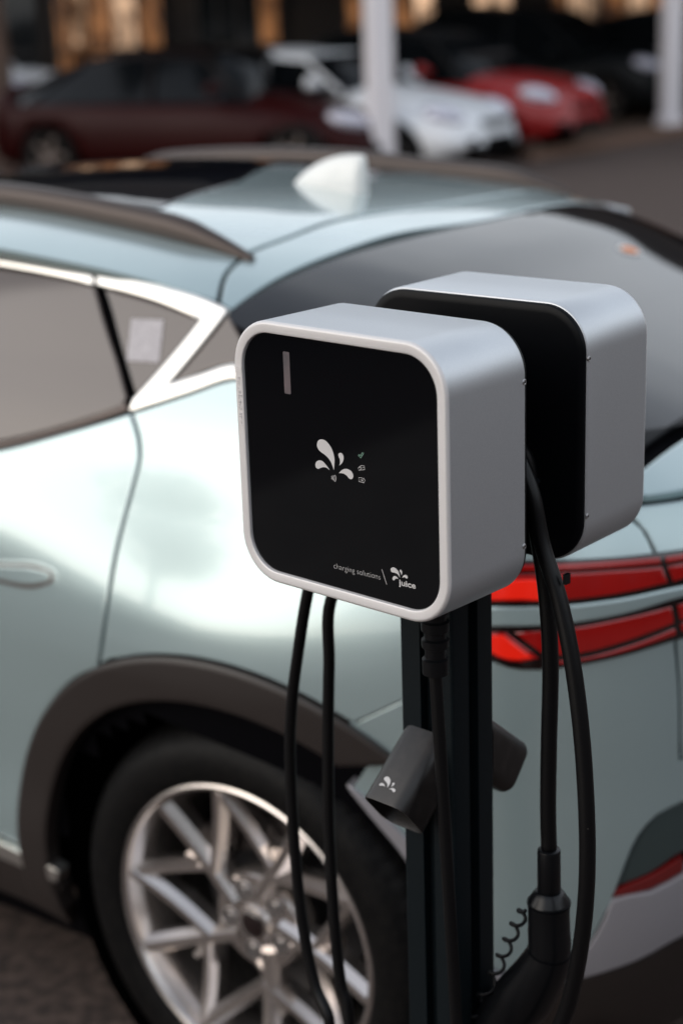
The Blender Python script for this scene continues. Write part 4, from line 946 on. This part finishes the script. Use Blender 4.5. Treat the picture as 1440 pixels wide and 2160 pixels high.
# shop front under the canopy
MB().box((0, 0, 2), (.4, 19, 4)).obj('side_wall', M['facade'], cnp, smooth=False); C.objects[-1].location = (-10, 23.4, 0)  # unseen wall added to keep low sun off the parked cars
bd = thing('shop_building', 'dark shop front with warm lit panes behind the parked cars', 'building', (0, 32.4, 0))
MB().box((0, 1.2, 5.6), (60, 2.0, 11.2)).obj('wall', M['facade'], bd, smooth=False)
random.seed(5)
LIT = [mat('pane_lit', (.12, .08, .05), .4, emit=((1, .66, .42), e_), noise=(1.6, (.05, .03, .02), .42, .62)) for e_ in (.48, .30, .15)]
def glowmap(m_, col, e_):
    n_ = m_.node_tree.nodes; l_ = m_.node_tree.links; t_ = n_.new('ShaderNodeTexCoord'); mp_ = n_.new('ShaderNodeMapping'); mp_.inputs['Scale'].default_value = (1.9, 1, .9)
    z_ = n_.new('ShaderNodeTexNoise'); z_.inputs['Scale'].default_value = 2.6; z_.inputs['Detail'].default_value = 5; z_.inputs['Roughness'].default_value = .62
    r_ = n_.new('ShaderNodeValToRGB'); r_.color_ramp.elements[0].position = .40; r_.color_ramp.elements[1].position = .60
    r_.color_ramp.elements[0].color = (col[0]*.06, col[1]*.04, col[2]*.03, 1); r_.color_ramp.elements[1].color = (*col, 1)
    l_.new(t_.outputs['Object'], mp_.inputs[0]); l_.new(mp_.outputs[0], z_.inputs['Vector']); l_.new(z_.outputs['Fac'], r_.inputs[0]); l_.new(r_.outputs[0], n_['Principled BSDF'].inputs['Emission Color'])
for m_, e_ in zip(LIT, (.95, .62, .34)): glowmap(m_, (1, .64, .40), e_); m_.node_tree.nodes['Principled BSDF'].inputs['Emission Strength'].default_value = e_
DIM = mat('pane_dim', (.05, .025, .015), .4, emit=((1, .40, .14), .10), noise=(1.7, (.03, .015, .01), .42, .6))
glowmap(DIM, (1, .42, .15), .26); DIM.node_tree.nodes['Principled BSDF'].inputs['Emission Strength'].default_value = .26
x = -16.0
while x < 16:
    n_ = random.choice((2, 3, 4)); pw = random.choice((.30, .38, .46)); wdt = n_*pw+.1; z0, z1 = .35, 3.0; k = random.random()
    fx = MB()
    for bx_, by_, sx_, sy_ in ((0, z0, wdt, .08), (0, z1, wdt, .08), (0, 1.02, wdt, .07)): fx.box((x+bx_, .12, by_), (sx_, .12, sy_))
    for i in range(n_+1): fx.box((x-wdt/2+.05+i*pw, .118, (z0+z1)/2), (.06, .12, z1-z0))
    fo = fx.obj('window', M['frame'], bd, smooth=False)
    lit = -5.3 < x < -3.4 or -.6 < x < .5 or 1.2 < x < 3.4 or 4.4 < x < 6.3
    for i in range(n_):
        pxx = x-wdt/2+.05+(i+.5)*pw; q = random.random()
        mt = (random.choice(LIT) if q < .72 else DIM) if lit else (DIM if q < .45 else M['pane_dark'])
        zl = 1.06+random.choice((0, .0, .12, .3)) if mt in LIT else 1.06
        MB().box((pxx, .16, (zl+z1)/2-.02), (pw-.06, .03, z1-zl-.06)).obj('pane', mt, fo, smooth=False)
        if zl > 1.1: MB().box((pxx, .16, (1.06+zl)/2-.03), (pw-.06, .03, zl-1.06-.01)).obj('pane', DIM, fo, smooth=False)
        MB().box((pxx, .16, .68), (pw-.06, .03, .58)).obj('pane', DIM if random.random() < .45 else M['pane_dark'], fo, smooth=False)
    x += wdt+random.choice((.08, .12, .4, .7))
# kerb along the parking bays
kb = MB(); kb.box((3.9, 21.25, .06), (.14, 5.2, .12), Matrix.Rotation(math.radians(-39.5), 3, 'Z'))
o = kb.obj('kerb', mat('kerb_stone', (.17, .10, .07), .85, bump=(60, .4, .003)), smooth=False); o['kind'] = 'structure'

# the other side of the yard (behind the viewer, mirrored in paint, glass and metal)
M['brick'] = mat('brick_wall', (.11, .075, .06), .8, noise=(2.5, (.08, .055, .045), .4, .6), bump=(20, .5, .01))
def block(label, loc, size, rz, nwin, nfl):
    t = thing('yard_building', label, 'building', loc, math.radians(rz))
    MB().box((0, 0, size[2]/2), size).obj('wall', M['brick'], t, smooth=False)
    MB().box((0, 0, size[2]+.15), (size[0]+.4, size[1]+.4, .3)).obj('roof', M['soffit'], t, smooth=False)
    for k in range(nwin):
        for j in range(nfl):
            x_ = -size[0]/2+size[0]*(k+.5)/nwin; z_ = 1.6+j*3.0
            MB().box((x_, size[1]/2+.01, z_), (1.5, .10, 1.6)).obj('window', M['frame'], t, smooth=False)
            MB().box((x_, size[1]/2+.05, z_), (1.3, .04, 1.4)).obj('pane', M['pane_dark'], C.objects[-1], smooth=False)
block('long brown brick building behind the viewer', (8, -17, 0), (40, 6, 6.5), 0, 9, 2)
block('brown brick building to the right of the yard', (24, 2, 0), (26, 6, 6.5), 90, 6, 2)
